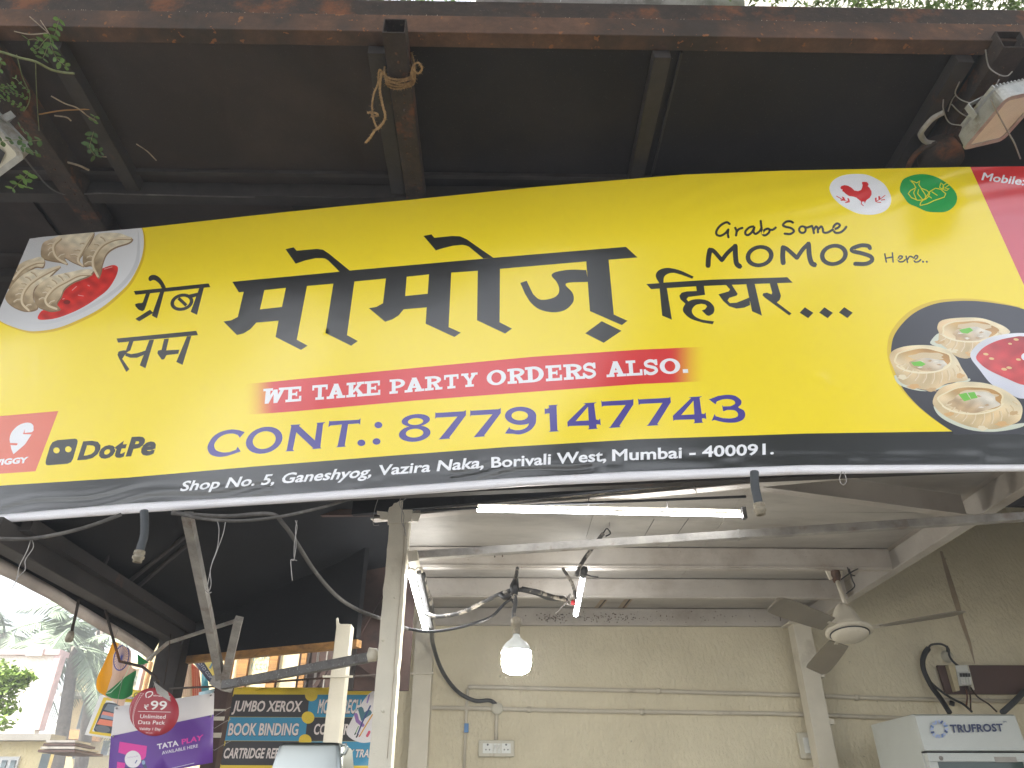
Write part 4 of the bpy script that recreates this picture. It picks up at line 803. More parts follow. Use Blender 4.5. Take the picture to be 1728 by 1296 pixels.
# ------------------------------------------------------------------ what shows above the front beam
aw = MB(); P0 = PY(795, 2, 3.2); 
aw.box((P0.x, 3.2, 6.0), (3.9, 5.2, 8.5)); tag(aw.build('upper_wall', M['plasterpale']), 'strip of pale upper wall above the rusty front beam', 'wall')
tp = MB().tube([PY(806, -2, 3.0), PY(900, 6, 3.0), PY(1060, 16, 3.0), PY(1250, 18, 3.0)], .085, 12); tag(tp.build('rolled_tarpaulin', M['greysheet']), 'rolled dirty grey tarpaulin lying above the front beam', 'tarpaulin')
def leafmass(mb, c, R, n, size, flat=.6):
    for _ in range(n):
        while True:
            v = Vector((random.uniform(-1, 1), random.uniform(-1, 1), random.uniform(-1, 1)))
            if v.length < 1: break
        v = v*(.55+.45*random.random()); p = Vector(c)+Vector((v.x*R[0], v.y*R[1], v.z*R[2]))
        a = Vector((random.gauss(0, 1), random.gauss(0, 1), random.gauss(0, .5))).normalized()*size*random.uniform(.6, 1.3); b = a.orthogonal().normalized().lerp(Vector((random.gauss(0, 1), random.gauss(0, 1), random.gauss(0, 1))).normalized(), .5).normalized()*size*.42
        mb.add([p-a, p-a*.2+b, p+a, p-a*.2-b], [(0, 1, 2, 3)])
# unseen trees added across the lane, crowns placed to darken parts of the banner gloss
def crowntree(label, x, y, blobs, seed):
    random.seed(seed); t = thing('unseen_roadside_tree', label, 'tree', (x, y, 0), 'unseen trees across the lane, behind the viewer')
    MB().tube([(x, y, 0), (x+.1, y, 2.2), (x+.3, y+.1, 5)], [.26, .2, .12], 10).build('trunk', M['bark'], t); mb = MB()
    for cx, cy, cz, r, n in blobs: leafmass(mb, (cx, cy, cz), (r, r*.8, r*.85), n, .17)
    o = mb.build('crown', M['leafdark'], t); tag(o, kind='stuff')
BN = BP.n
def mirror(px, py, dist):                        # where the sheen at a spot of the banner comes from
    P = BP(px, py); r = (P-EYE).normalized(); r = r-BN*2*r.dot(BN); return P+r*dist
def blob(px, py, dist, r, n): p = mirror(px, py, dist); return (p.x, p.y, p.z, r, n)
crowntree('unseen broad dark tree across the lane to the left', -3.5, -7, [blob(190, 470, 12, 1.25, 1500), blob(200, 640, 12, 1.1, 1300), blob(150, 800, 11, 1.3, 1100), blob(330, 560, 12, .8, 700)], 3)
crowntree('unseen broad dark tree across the lane to the right', 4.5, -8, [blob(1130, 460, 12, 1.3, 1500), blob(1150, 640, 12, 1.7, 2000), blob(1350, 600, 12, 1.2, 1400), blob(1350, 760, 11, 1.6, 1400), blob(1000, 700, 11, 1.2, 1000), blob(1480, 400, 12, .45, 300), blob(1240, 370, 12, 1.0, 900), blob(1120, 540, 13, 2.0, 2200), blob(1280, 700, 12, 1.9, 2000), blob(1500, 750, 11, 1.5, 1400), blob(1700, 760, 11, 1.5, 1400), blob(1000, 780, 11, 1.4, 1200), blob(1430, 560, 12, .9, 700)], 4)
crowntree('unseen slender tree across the lane between the two broad ones', 0, -9, [blob(590, 640, 12, .75, 700), blob(600, 470, 12, .5, 300), blob(760, 760, 11, 1.0, 800), blob(560, 760, 11, .9, 700)], 5)

random.seed(11)
tr = thing('street_tree', 'feathery tree whose green leaves peep over the rusty front beam', 'tree', (-6.5, 1.0, 0))
MB().tube([(-6.5, 1.0, 0), (-6.4, 1.1, 3), (-6.0, 1.4, 5.5), (-4.5, 2.0, 7.2), (-1, 3, 8.2), (3, 3.2, 8.0)], [.28, .22, .18, .13, .08, .04], 10).build('trunk', M['bark'], tr)
mb = MB()
for c, R, n in (((-2.2, 3.6, 7.1), (2.2, 1.0, .9), 3600), ((0, 3.8, 8.4), (3, 1, .8), 2200), ((-5, 2.5, 7.8), (2.5, 1.5, 1.0), 2200), ((-2.2, .2, 8.6), (3.2, 1.6, 1.0), 7000), ((1.2, .4, 8.8), (2.4, 1.4, .9), 4500)): leafmass(mb, c, R, n, .055)  # last two clumps are out of view, added to shade the front beam
o = mb.build('crown', M['leaf'], tr); tag(o, kind='stuff')
mb = MB(); leafmass(mb, (2.8, 2.7, 6.05), (1.7, .35, .5), 5200, .026); leafmass(mb, (-1.6, 2.8, 6.1), (1.3, .35, .45), 2500, .03)
for k in range(14): x = 1.3+k*.24; mb.tube([(x, 2.7, 6.5), (x+.1, 2.6, 6.1), (x+.25, 2.5, 5.75)], .004, 4)
tag(mb.build('low_branch', mat('fresh_leaf', (.17, .26, .06), .5, 0, .5, 9), tr), kind='stuff')

mb = MB()
for cc, RR, nn in (((-3, -2.5, 9.5), (3.5, 2.6, 1.0), 2600), ((2, -2.5, 9.8), (3.5, 2.6, 1.0), 2600), ((-4.5, .9, 8.9), (2.4, 1.1, .7), 1500), ((-1, .9, 8.9), (2.6, 1.1, .7), 1500), ((2.5, .9, 8.9), (2.6, 1.1, .7), 1400), ((6, -1, 9.3), (2.8, 2.5, 1.0), 1400), ((-7, -1.5, 9.3), (3, 2.5, 1.0), 1400)): leafmass(mb, cc, RR, nn, .22)  # unseen leaf masses added overhead to cut sky light and shade the beam
tag(mb.build('added_shade_crown', M['leafdark'], tr), kind='stuff')
# ================================================================== the open shop below the banner
ZB, ZP, YW = 2.92, 3.06, 6.45                          # underside of the joists, of the boards; back wall
XR = 2.60
sw = thing('added_side_wall', 'unseen plastered side wall added at the right of the shop to block daylight', 'wall', (5.2, 4, 0))
MB().box((5.1, 2.2, 0), (5.3, 6.44, 4.5)).build('plaster_face', M['plaster'], sw)  # out of view, added to dim the daylight on the back wall
wall = thing('back_wall', 'rough cream plaster wall at the back of the open shop', 'wall', (2.5, YW, 0))
MB().box((-.93, YW, 0), (7.5, YW+.2, 6.5)).build('plaster_face', M['plaster'], wall)
# rust stain running down the wall
m, t, b = newmat('rust_stain'); b.inputs['Base Color'].default_value = (.20, .13, .07, 1); b.inputs['Roughness'].default_value = .8
Pst = [PY(x, y, YW-.004) for x, y in ((1588, 930), (1597, 960), (1612, 1010), (1624, 1050), (1636, 1085), (1645, 1120))]
mb = MB(); V = []
for i, p in enumerate(Pst): w = [.012, .02, .026, .02, .014, .004][i]; V += [p+Vector((-w, 0, 0)), p+Vector((w, 0, 0))]
mb.add(V, [(2*i, 2*i+1, 2*i+3, 2*i+2) for i in range(5)]); M['stain'] = mat('rust_stain2', (.36, .28, .19), .85, 0, .2, 9); mb.build('rust_stain', M['stain'], wall)

ceil = thing('shop_ceiling', 'grimy white painted ceiling of boards on steel joists over the shop', 'ceiling', (1, 5, ZB))
# front edge runs obliquely under the banner
FL = PZ(700, 868, ZB); FM = PZ(1290, 812, ZB); FR = PZ(1460, 797, ZB)
fdir = (FR-FL).normalized(); FL2 = FL-fdir*.25; FR2 = FL+fdir*3.6
bx = [(-.72, 0), (.35, 0), (1.3, 0), (2.0, 0)]
segs = [-.60, .55, 1.35, 2.58]
def front_y(x): return FL.y+(x-FL.x)*fdir.y/fdir.x+.05
Ys = [None, 4.10, 4.78, 5.49, YW-.01]
for i in range(3):
    x0, x1 = segs[i]+.0015, segs[i+1]-.0015
    for j in range(4):
        ya0 = front_y(x0) if j == 0 else Ys[j]+.0015; ya1 = front_y(x1) if j == 0 else Ys[j]+.0015; yb = Ys[j+1]-.0015
        MB().prism([(x0, ya0, ZP), (x1, ya1, ZP), (x1, yb, ZP), (x0, yb, ZP)], (0, 0, .012)).build('ceiling_board', M['panel'], ceil)
def joist(y, x0=-.60, x1=2.58, nm='joist'):
    mb = MB(); mb.box((x0, y, ZB+.001), (x1, y+.005, ZP-.001)); mb.box((x0, y, ZB-.004), (x1, y+.05, ZB+.001)); mb.box((x0, y, ZP-.006), (x1, y+.04, ZP-.001))
    return mb.build(nm, M['ceil'], ceil)
for y in (4.76, 5.49, YW-.06): joist(y)
for y in (4.76, 5.49):
    MB().box((-.6, y-.012, ZB+.004), (2.57, y-.001, ZB+.012)).build('joist_lip', M['ceil'], ceil)
# right-hand edge beam, an open channel
mb = MB(); mb.box((XR-.02, 1.9, ZB-.003), (XR+.05, YW-.003, ZB+.003)); mb.box((XR+.045, 1.9, ZB+.003), (XR+.05, YW-.003, ZP+.05)); mb.box((XR-.02, 1.9, ZP+.03), (XR+.045, YW-.003, ZP+.036))
mb.build('edge_beam', M['ceil'], ceil)
MB().box((XR-.02, 1.9, ZP+.013), (XR+.044, YW-.003, ZP+.029)).build('edge_strip', M['ceil'], ceil)
# oblique front joist + the diagonal one
mb = MB(); mb.bar(FL2+Vector((0, .03, .0)), FR2+Vector((0, .03, 0)), .06, .006); mb.bar(FL2+Vector((0, .055, .07)), FR2+Vector((0, .055, .07)), .006, .13); mb.build('front_joist', M['ceil'], ceil)
D0 = PZ(1278, 824, ZB); D1 = PZ(1636, 872, ZB)
mb = MB(); mb.bar(D0, D1, .055, .006); mb.bar(D0+Vector((.0, .02, .07)), D1+Vector((0, .02, .07)), .005, .128); mb.build('diagonal_joist', M['ceil'], ceil)
for (x0, y0, x1, y1) in ((1162, 875, 1128, 922), (1104, 876, 1075, 926), (1650, 838, 1622, 856)): MB().tube([PZ(x0, y0, ZP-.001), PZ(x1, y1, ZP-.001)], .0016, 4).build('board_joint', M['cable'], ceil)
random.seed(31); mb = MB()
for k in range(260):                                 # rust specks on the rear joist
    x = random.choice((random.gauss(1035, 32), random.gauss(935, 14), random.uniform(880, 1340))); y = min(1051, max(1032, random.gauss(1043, 5))); r = random.uniform(.0015, .006)
    p = PY(x, y, YW-.0605-.0005*(k % 3)); mb.lathe(p, [(0, .0004), (r, 0)], 6, Vector((0, -1, 0)))
tag(mb.build('rust_speck', M['rust'], ceil), kind='stuff')
for (x0, y0, x1, y1, w) in ((1022, 1012, 1008, 1029, .012), (1064, 1010, 1050, 1028, .014)):
    p, q = PZ(x0, y0, ZP-.001), PZ(x1, y1, ZP-.001); MB().bar(p, q, w, .0015).build('rust_crack', M['rustdark'], ceil); MB().bar(p+Vector((-.01, 0, .0006)), q+Vector((-.01, 0, .0006)), w*5, .0012).build('rust_stain', M['stain'], ceil)
MB().bar(PZ(1066, 1028.5, ZP-.004), PZ(1130, 1029, ZP-.004), .01, .008).build('rust_crack', M['rustdark'], ceil)
# black fascia in front of the ceiling, under the banner
fa = MB(); o_ = Vector((0, -.07, 0)); fa.bar(FL2-fdir*.1+o_+Vector((0, 0, .20)), FR2+o_+Vector((0, 0, .20)), .03, .40)
tag(fa.build('black_fascia', M['blackcloth']), 'black board running obliquely between banner and shop ceiling', 'fascia')
# ragged edge of paint and cobweb along the fascia
random.seed(5); mb = MB()
for i in range(420):
    t = random.random(); p = FL+(FR-FL)*t*1.15+Vector((0, -.05+random.uniform(-.01, .01), -.002)); a = random.uniform(-1, 1)
    mb.bar(p, p+Vector((a*.012, -.004, -abs(random.gauss(0, .006)))), .0016)
o = mb.build('ragged_paint_edge', M['twig'], ceil); tag(o, kind='stuff')

# ------------------------------------------------------------------ posts
def post(name, label, top, bot, z1, w, d, mt, y=None, ragged=False):
    t = thing(name, label, 'post', (top.x, top.y, 0))
    x = top.x
    MB().box((x-w/2, top.y, 0), (x+w/2, top.y+d, z1)).build('shaft', M[mt], t, bevel=.006)
    return t
PT = PY(676, 880, 3.74); PB = PY(638, 1290, 3.74)
xm = (PT.x+PB.x)/2; wm = (PY(662.5, 1200, 3.74).x-PY(625.5, 1200, 3.74).x)
mp = thing('main_post', 'tall cream painted post with ragged top under the banner', 'post', (xm, 3.74, 0))
# shaft with uneven painted edges
V = []; F = []; n_ = 70; random.seed(2); zt = PY(683, 862, 3.74).z
for i in range(n_+1):
    z = zt*i/n_; j = .0011*random.gauss(0, 1) if z > 1.8 else 0; k = .0011*random.gauss(0, 1) if z > 1.8 else 0
    V += [(xm-wm/2+j, 3.74, z), (xm+wm/2+k, 3.74, z), (xm+wm/2+k, 3.74+wm, z), (xm-wm/2+j, 3.74+wm, z)]
F = [(4*i+a, 4*i+(a+1) % 4, 4*i+4+(a+1) % 4, 4*i+4+a) for i in range(n_) for a in range(4)]+[(0, 3, 2, 1), (4*n_, 4*n_+1, 4*n_+2, 4*n_+3)]
MB().add(V, F).build('shaft', M['cream'], mp)
MB().tube([PY(684, 880, 3.737)]+[PY(684-(i*32/21)+random.uniform(-1, 1), 880+i*20, 3.737) for i in range(1, 21)], .0016, 4).build('seam', M['twig'], mp)
rag = [(655, 862), (657, 856), (662, 854), (665, 849), (670, 848), (674, 845), (680, 844), (684, 841), (689, 840), (693, 846), (696, 848), (696, 862), (694, 880), (654, 884)]
MB().prism([PY(x, y, 3.733) for x, y in rag], (0, .02, 0)).build('torn_paint', M['cream'], mp)
MB().prism([PY(x, y, 3.728) for x, y in ((636, 862), (654, 864), (654, 876), (641, 876), (641, 869), (636, 867))], (0, .012, 0)).build('bracket_plate', M['cream'], mp)
MB().prism([PY(x, y, 3.728) for x, y in ((694, 866), (710, 865), (709, 870), (705, 880), (696, 879))], (0, .012, 0)).build('bracket_plate', M['cream'], mp)
MB().bar(PY(697, 934, 3.745), PY(699, 952, 3.745), .05, .10).build('side_bracket', M['cream'], mp)
for x, y in ((666, 1008), (646, 1080), (646, 1200)): MB().lathe(PY(x, y, 3.736), [(.004, .004), (.007, 0), (.004, -.006), (0, -.01)], 8).build('paint_blob', M['cream'], mp)
# mid post: sawn off, stands further back
Pm = PY(580, 1052, 4.4); xq = (PY(568, 1052, 4.4).x+PY(545, 1248, 4.4).x)/2; wq = PY(592, 1055, 4.4).x-PY(568, 1052, 4.4).x
xq = PY(568, 1052, 4.4).x; t2 = thing('short_post', 'shorter cream post sawn off before the black board', 'post', (xq, 4.4, 0))
zt2 = PY(580, 1053, 4.4).z
MB().box((xq, 4.4, 0), (xq+.085, 4.5, zt2)).build('shaft', M['cream'], t2, bevel=.003)
MB().prism([PY(x, y, 4.397) for x, y in ((567.5, 1056), (567, 1044), (570, 1042), (571, 1049), (574, 1053), (588, 1053), (592, 1057))], (0, .02, 0)).build('torn_paint', M['cream'], t2)
MB().box((xq-.04, 4.385, PY(560, 1143, 4.385).z), (xq+.125, 4.40, PY(560, 1141, 4.385).z+.004)).build('flat_bar', M['cream'], t2)
# back corner post and its neighbour at the wall
xb = PY(702, 1064, 6.2).x; t3 = thing('corner_post', 'cream square post in the left back corner beside the cable', 'post', (xb, 6.2, 0))
MB().box((xb, 6.2, 0), (xb+.145, 6.34, ZB-.005)).build('shaft', M['cream'], t3, bevel=.004)
MB().box((xb-.04, 6.185, PY(700, 1138, 6.2).z), (xb+.16, 6.199, PY(700, 1136, 6.2).z+.006)).build('flat_bar', M['cream'], t3)
# right post, leaning slightly on the wall
a = PY(1337, 1060, 6.25); b_ = PY(1386, 1296, 6.25); c = PY(1373, 1056, 6.25)
t4 = thing('side_post', 'cream square post beside the ceiling fan at the right end of the ceiling', 'post', (a.x, 6.25, 0))
xa = a.x; wq4 = c.x-a.x-.035
MB().box((xa+.012, 6.25, 0), (xa+.012+wq4, 6.25+.13, ZB-.006)).build('shaft', M['cream'], t4, bevel=.004)
MB().box((xa-.03, 6.22, ZB-.018), (xa+wq4+.06, 6.42, ZB-.006)).build('head_plate', M['cream'], t4)
for yy in (1138, 1217): p = PY(1372+(yy-1058)*.19, yy, 6.25); MB().box((xa+wq4+.013, 6.26, p.z-.02), (xa+wq4+.05, 6.33, p.z+.02)).build('cut_stub', M['cream'], t4)

# ------------------------------------------------------------------ square steel pipe crossing under the ceiling
pipe = thing('steel_pipe', 'long weathered square steel pipe slung across below the white ceiling', 'pipe', tuple(PY(1200, 900, 3.8)))
a, b_ = PY(698, 938, 3.80), PY(1760, 870, 3.55)
MB().bar(a, b_, .042, .042).build('square_tube', M['galv'], pipe, bevel=.003)
for x in (835, 848): p = PY(x, 938-(x-700)*.063, 3.79); MB().tube([p, p-Vector((0, 0, .035))], .003, 6).build('hook_bolt', M['rustdark'], pipe)
MB().bar(a+(b_-a)*.52, a+(b_-a)*.524, .046, .046).build('coupling', M['galv'], pipe)
tag(cable('service_rod', [(710, 862, 3.6), (945, 850, 3.5), (1060, 846, 3.42), (1180, 841, 3.36), (1259, 838, 3.32)], .007, M['cable'], straight=True), 'thin black rod above the long lit tube light', 'rod')

# ------------------------------------------------------------------ lamps that are lit
M['lamp'] = emit('lit_tube', (.95, .97, 1), 13); M['bulbglow'] = emit('lit_bulb', (1, .97, .88), 60)
tl = thing('tube_light', 'long lit white tube light along the front of the ceiling', 'tube light', tuple(PZ(1040, 866, 2.82)), 'lit tube lights of the shop')
a, b_ = PY(805, 861, 3.48), PY(1252, 870, 3.52)
MB().tube([a, b_], .0075, 14).build('lit_tube', M['lamp'], tl)
MB().bar(a+Vector((0, .03, .036)), b_+Vector((.02, .03, .036)), .02, .014).build('batten', M['offwhite'], tl, bevel=.003)
MB().bar(b_+Vector((.001, 0, .012)), b_+Vector((.022, 0, .012)), .034, .062).build('end_cap', M['galvdark'], tl, bevel=.003)
for f in (.42, .72): p = a+(b_-a)*f+Vector((0, .015, .04)); MB().tube([p, p+Vector((.004, 0, .04))], .003, 6).build('clip', M['wire'], tl)
t = thing('tube_light', 'short-looking lit tube pointing back into the shop beside the hanging bulb', 'tube light', tuple(PY(978, 1000, 5)), 'lit tube lights of the shop')
a, b_ = PZ(984, 971, 2.84), PZ(971.5, 1037, 2.74)
MB().tube([a, b_], .016, 14).build('lit_tube', M['lamp'], t)
MB().tube([a+Vector((0, -.10, .01)), a-Vector((0, .0, 0))], .022, 12).build('end_cap', M['cable'], t)
t = thing('tube_light', 'slanting lit tube beside the top of the main cream post', 'tube light', tuple(PY(708, 1015, 4.4)), 'lit tube lights of the shop')
a, b_ = PZ(694.5, 972, 2.60), PZ(718, 1062, 2.60)
MB().tube([a, b_], .016, 14).build('lit_tube', M['lamp'], t)
MB().bar(a+Vector((.035, 0, .02)), b_+Vector((.035, 0, .02)), .024, .02).build('batten', M['galvdark'], t)
MB().tube([PZ(690, 962, 2.66), PZ(700, 966, 2.66), PZ(710, 962, 2.66)], .018, 10).build('end_cap', M['pvc'], t)
bl = thing('light_bulb', 'big lit white bulb hanging from a black cable', 'light bulb', tuple(PY(872, 1138, 3.9)))
bt, bb = PY(870.5, 1070, 3.9), PY(872, 1138, 3.9); hb = bt.z-bb.z; c0 = Vector(((bt.x+bb.x)/2, 3.9, bb.z)); R = .074
MB().lathe(c0, [(0, 0), (R*.5, hb*.012), (R*.86, hb*.08), (R, hb*.24), (R*1.0, hb*.56)], 36).build('diffuser', M['bulbglow'], bl)
MB().lathe(c0, [(R*1.0, hb*.56), (R*1.0, hb*.585), (R*.93, hb*.66), (R*.70, hb*.78), (R*.42, hb*.86), (R*.26, hb*.92), (R*.2, hb*1.0), (0, hb*1.0)], 36).build('housing', M['white'], bl)
MB().lathe(c0+Vector((0, 0, hb)), [(.018, 0), (.02, .01), (.02, .035), (.028, .04), (.028, .075), (.016, .085), (0, .085)], 20).build('socket', M['brass'], bl)
z = c0.z+hb+.08
bx_ = lambda x, y, D=3.95: PY(x, y, D)
cb = thing('taped_cable_bundle', 'drooping bundle of taped black cables knotted above the bulb', 'cables', tuple(bx_(868, 990)))
def cab(pts, r, mt, nm='cable', par=None, k=6): return MB().tube([Vector(q) for q in spline([tuple(PY(*p)) for p in pts], k)], r, 8).build(nm, M[mt], par or cb)
cab([(870, 1054, 3.9), (867, 1036, 3.92), (870, 1016, 3.95), (868, 1000, 3.97), (869, 988, 3.98), (871, 972, 4.05), (873, 960, 4.15)], .011, 'tapecable')
MB().tube([PY(873, 958, 4.15), PY(871, 975, 4.05), PY(868, 990, 3.98), (PY(868, 1003, 3.96))], [.008, .012, .026, .018], 10).build('taped_joint', M['cable'], cb)
cab([(715, 1034, 4.6), (740, 1040, 4.4), (780, 1033, 4.2), (820, 1014, 4.1), (850, 1000, 4.0), (876, 995, 4.0), (905, 998, 4.0), (930, 1006, 4.1), (955, 1012, 4.2)], .012, 'tapecable')
cab([(880, 994, 4.0), (905, 1000, 4.02), (925, 1008, 4.1), (950, 1010, 4.2)], .016, 'cable')
cab([(682, 1060, 4.3), (720, 1066, 4.2), (760, 1062, 4.1), (800, 1052, 4.0), (830, 1040, 4.0), (850, 1020, 4.0), (862, 1012, 3.98), (868, 1018, 3.97)], .008, 'cable')
cab([(845, 1003, 4.0), (852, 1008, 3.98), (862, 1004, 3.97)], .014, 'cable', 'tape_knot')
for pts in ([(955, 1012, 4.2), (962, 1002, 4.2), (958, 1014, 4.2), (950, 1022, 4.2), (945, 1028, 4.2), (938, 1034, 4.2)], [(952, 1018, 4.2), (965, 1021, 4.2), (975, 1020, 4.2)], [(958, 1008, 4.2), (964, 1016, 4.2), (972, 1020, 4.2)]): cab(pts, .0035, 'wire', 'loose_wire')
MB().lathe(PY(967, 1017, 4.2), [(0, .018), (.012, .008), (.014, -.01), (0, -.016)], 10).build('red_connector', mat('red_tape', (.5, .03, .04), .5), cb)
cab([(974, 970, 4.2), (976, 962, 4.25), (985, 945, 4.3), (1003, 920, 4.35), (1018, 900, 4.3)], .012, 'tapecable'); cab([(1018, 900, 4.3), (1024, 892, 4.3), (1030, 900, 4.3), (1022, 905, 4.3)], .004, 'cable', 'loose_wire'); cab([(1029, 868, 4.3), (1029, 892, 4.3)], .0035, 'wire', 'hanger')
cab([(950, 960, 4.5), (960, 975, 4.3), (968, 992, 4.2), (972, 1012, 4.2)], .010, 'tapecable'); cab([(983, 966, 4.3), (996, 972, 4.3), (1010, 974, 4.3)], .004, 'cable', 'loose_wire')
# thick black cable drooping to the junction disc
tag(cable('black_cable', [(690, 972, 4.1), (705, 975, 4.1), (710, 972, 4.1), (714, 990, 4.2), (720, 1020, 4.6), (728, 1060, 5.2), (730, 1085, 5.8), (745, 1130, 6.2), (770, 1165, 6.38), (800, 1182, 6.42), (826, 1182, 6.43), (838, 1189, 6.42)], .016, M['cable']), 'thick black cable drooping from the slanting tube light to the wall junction disc', 'cable')
tag(cable('black_cable', [(712, 970, 4.15), (716, 990, 4.3), (722, 1005, 4.5), (726, 1022, 4.7), (729, 1040, 4.9)], .022, M['tapecable']), 'short taped cable bulging beside the slanting tube light', 'cable')

# ------------------------------------------------------------------ wall conduits, sockets
con = thing('wall_conduit', 'two cream conduit pipes running along the back wall', 'conduit', tuple(PY(1000, 1180, YW-.02)))
yc = YW-.018
def cond(pts, r=.017, nm='pipe'): MB().tube([PY(x, y, yc) for x, y in pts], r, 10).build(nm, M['pvc'], con)
cond([(790, 1160), (800, 1159), (1100, 1166), (1350, 1173), (1500, 1179), (1740, 1184)]); cond([(722, 1194), (838, 1196), (1000, 1200), (1300, 1204), (1420, 1208), (1620, 1216)])
cond([(789, 1163), (787, 1200), (783, 1298)], .012); cond([(838, 1200), (837, 1252)], .015)
for x, y in ((893, 1197.5), (1083, 1201.5), (1110, 1166), (1445, 1177)): cond([(x-3, y), (x+4, y+.1)], .024, 'clip')
MB().lathe(PY(839, 1196, yc), [(0, .028), (.035, .026), (.047, .018), (.047, -.01)], 26, Vector((0, -1, 0))).build('junction_disc', M['offwhite'], con)
tie = MB(); tie.box(tuple(PY(783, 1236, yc-.03)-Vector((0, 0, 0))), tuple(PY(791, 1221, yc-.012))); tag(tie.build('blue_clip', mat('blue_plastic', (.03, .17, .42), .4)), 'small blue plastic clip on the thin conduit left of the socket', 'clip')
def socket(label, x0, y0, x1, y1, D, mods):
    p, q = PY(x0, y1, D), PY(x1, y0, D); t = thing('socket_board', label, 'socket', tuple((p+q)/2)); z0, z1 = p.z, q.z
    MB().box((p.x, D, z0), (q.x, D+.035, z1)).build('board', M['offwhite'], t, bevel=.006)
    w = q.x-p.x; h = z1-z0
    for a, b, kind in mods:
        X0 = p.x+w*a; X1 = p.x+w*b
        MB().box((X0, D-.006, z0+h*.2), (X1, D-.0005, z1-h*.2)).build('module', M['white'], t, bevel=.002)
        if kind == 's': MB().prism([(X0+.004, D-.007, z0+h*.3), (X1-.004, D-.007, z0+h*.3), (X1-.004, D-.016, z1-h*.3), (X0+.004, D-.007, z1-h*.3)], (0, .0005, 0)).build('switch', M['white'], t)
        else:
            cx_ = (X0+X1)/2
            for dx, dz, r in ((0, .72, .007), (-.014, .42, .005), (.014, .42, .005)):
                MB().lathe((cx_+dx, D-.0065, z0+h*dz), [(0, .0012), (r, .001), (r, 0)], 10, Vector((0, -1, 0))).build('pin_hole', M['blackplastic'], t)
            for dz in (.72,):
                MB().lathe((cx_, D-.0062, z0+h*dz), [(.0125, .001), (.0125, 0)], 14, Vector((0, -1, 0))).build('hole_ring', M['rustdark'], t)
    return t
socket('grubby white socket board with two sockets and two switches below the junction disc', 807, 1249, 868, 1277, YW-.04, [(.12, .40, 'o'), (.41, .51, 's'), (.52, .62, 's'), (.64, .90, 'o')])
socket('small rust-stained socket board left of the side post', 1353, 1236, 1381, 1280, YW-.04, [(.2, .9, 'o')])
MB().box(tuple(PY(1377, 1296, YW-.03)), tuple(PY(1392, 1282, YW-.001))).build('switch_box', M['offwhite']); tag(bpy.data.objects['switch_box'], 'tiny grey box low on the wall behind the side post', 'switch box')

# ------------------------------------------------------------------ ceiling fan, at rest
hub = PY(1434, 1070, 4.72); fan = thing('ceiling_fan', 'cream ceiling fan on a short rod at the right end of the ceiling', 'fan', tuple(hub))
top = PY(1410, 972, 4.80); neck = PY(1431, 1034, 4.74); ax_ = (top-hub); ax_ = Vector((ax_.x*.55, ax_.y, ax_.z)).normalized()
MB().tube([top, neck], .014, 12).build('rod', M['pvc'], fan)
MB().bar(top+Vector((-.05, 0, .06)), top+Vector((-.03, 0, -.02)), .018, .03).build('hanger_clamp', M['cream'], fan); MB().bar(top+Vector((.045, 0, .07)), top+Vector((.02, 0, -.02)), .018, .03).build('hanger_clamp', M['cream'], fan)
MB().lathe(top, [(.03, .06), (.034, .0), (.02, -.04)], 12).build('hanger_block', M['rust'], fan)
hb_ = neck-ax_*.0
MB().lathe(hub, [(.075, .03), (.10, .045), (.088, .07), (.078, .10), (.066, .14), (.045, .175), (.03, .19), (0, .192)], 30, ax_).build('canopy_cup', M['pvc'], fan)
MB().lathe(hub, [(.0, .052), (.09, .05), (.138, .028), (.142, .012), (.13, .004), (.118, .002)], 36, ax_).build('motor_rim', M['pvc'], fan)
MB().lathe(hub, [(.118, .004), (.119, -.002), (.112, -.004)], 36, ax_).build('dark_groove', M['cable'], fan)
MB().lathe(hub, [(.112, -.002), (.11, -.012), (.08, -.03), (.04, -.038), (0, -.04)], 36, ax_).build('motor_cap', M['pvc'], fan)
FANA = -30
M['blade'] = mat('brown_fan_blade', (.21, .18, .135), .45, 0, .15, 5)
e1 = ax_.orthogonal().normalized(); e2 = ax_.cross(e1)
ref = Vector((1, 0, 0)); ref = (ref-ax_*ref.dot(ax_)).normalized(); oth = ax_.cross(ref)
for k, a in enumerate((FANA, FANA+120, FANA+240)):
    q = math.radians(a); d = ref*math.cos(q)+oth*math.sin(q); s = ax_.cross(d); c0_ = hub+ax_*.02
    MB().bar(c0_+d*.11, c0_+d*.20, .05, .005, up=tuple(ax_)).build('blade_arm', M['pvc'], fan)
    tw = ax_*.018; L = []
    for r_, w_ in ((.18, .055), (.3, .066), (.45, .072), (.58, .074), (.63, .066), (.655, .04)): L.append((c0_+d*r_-s*w_-tw*1.0, c0_+d*r_+s*w_+tw*1.0))
    V = []; 
    for p, q2 in L: V += [p, q2, q2-ax_*.004, p-ax_*.004]
    F = [(4*i+j, 4*i+(j+1) % 4, 4*i+4+(j+1) % 4, 4*i+4+j) for i in range(5) for j in range(4)]+[(0, 3, 2, 1), (20, 21, 22, 23)]
    MB().add(V, F).build('blade', M['blade'], fan)
wires('loose_wire', 'short loose wires dangling beside the fan rod', 'wire', [[(1430, 957, 4.74), (1434, 968, 4.74), (1443, 972, 4.74)], [(1433, 960, 4.74), (1438, 978, 4.74), (1442, 990, 4.74), (1428, 1002, 4.74)], [(1419, 978, 4.74), (1436, 966, 4.74), (1448, 960, 4.74)]], .004, 'cable')

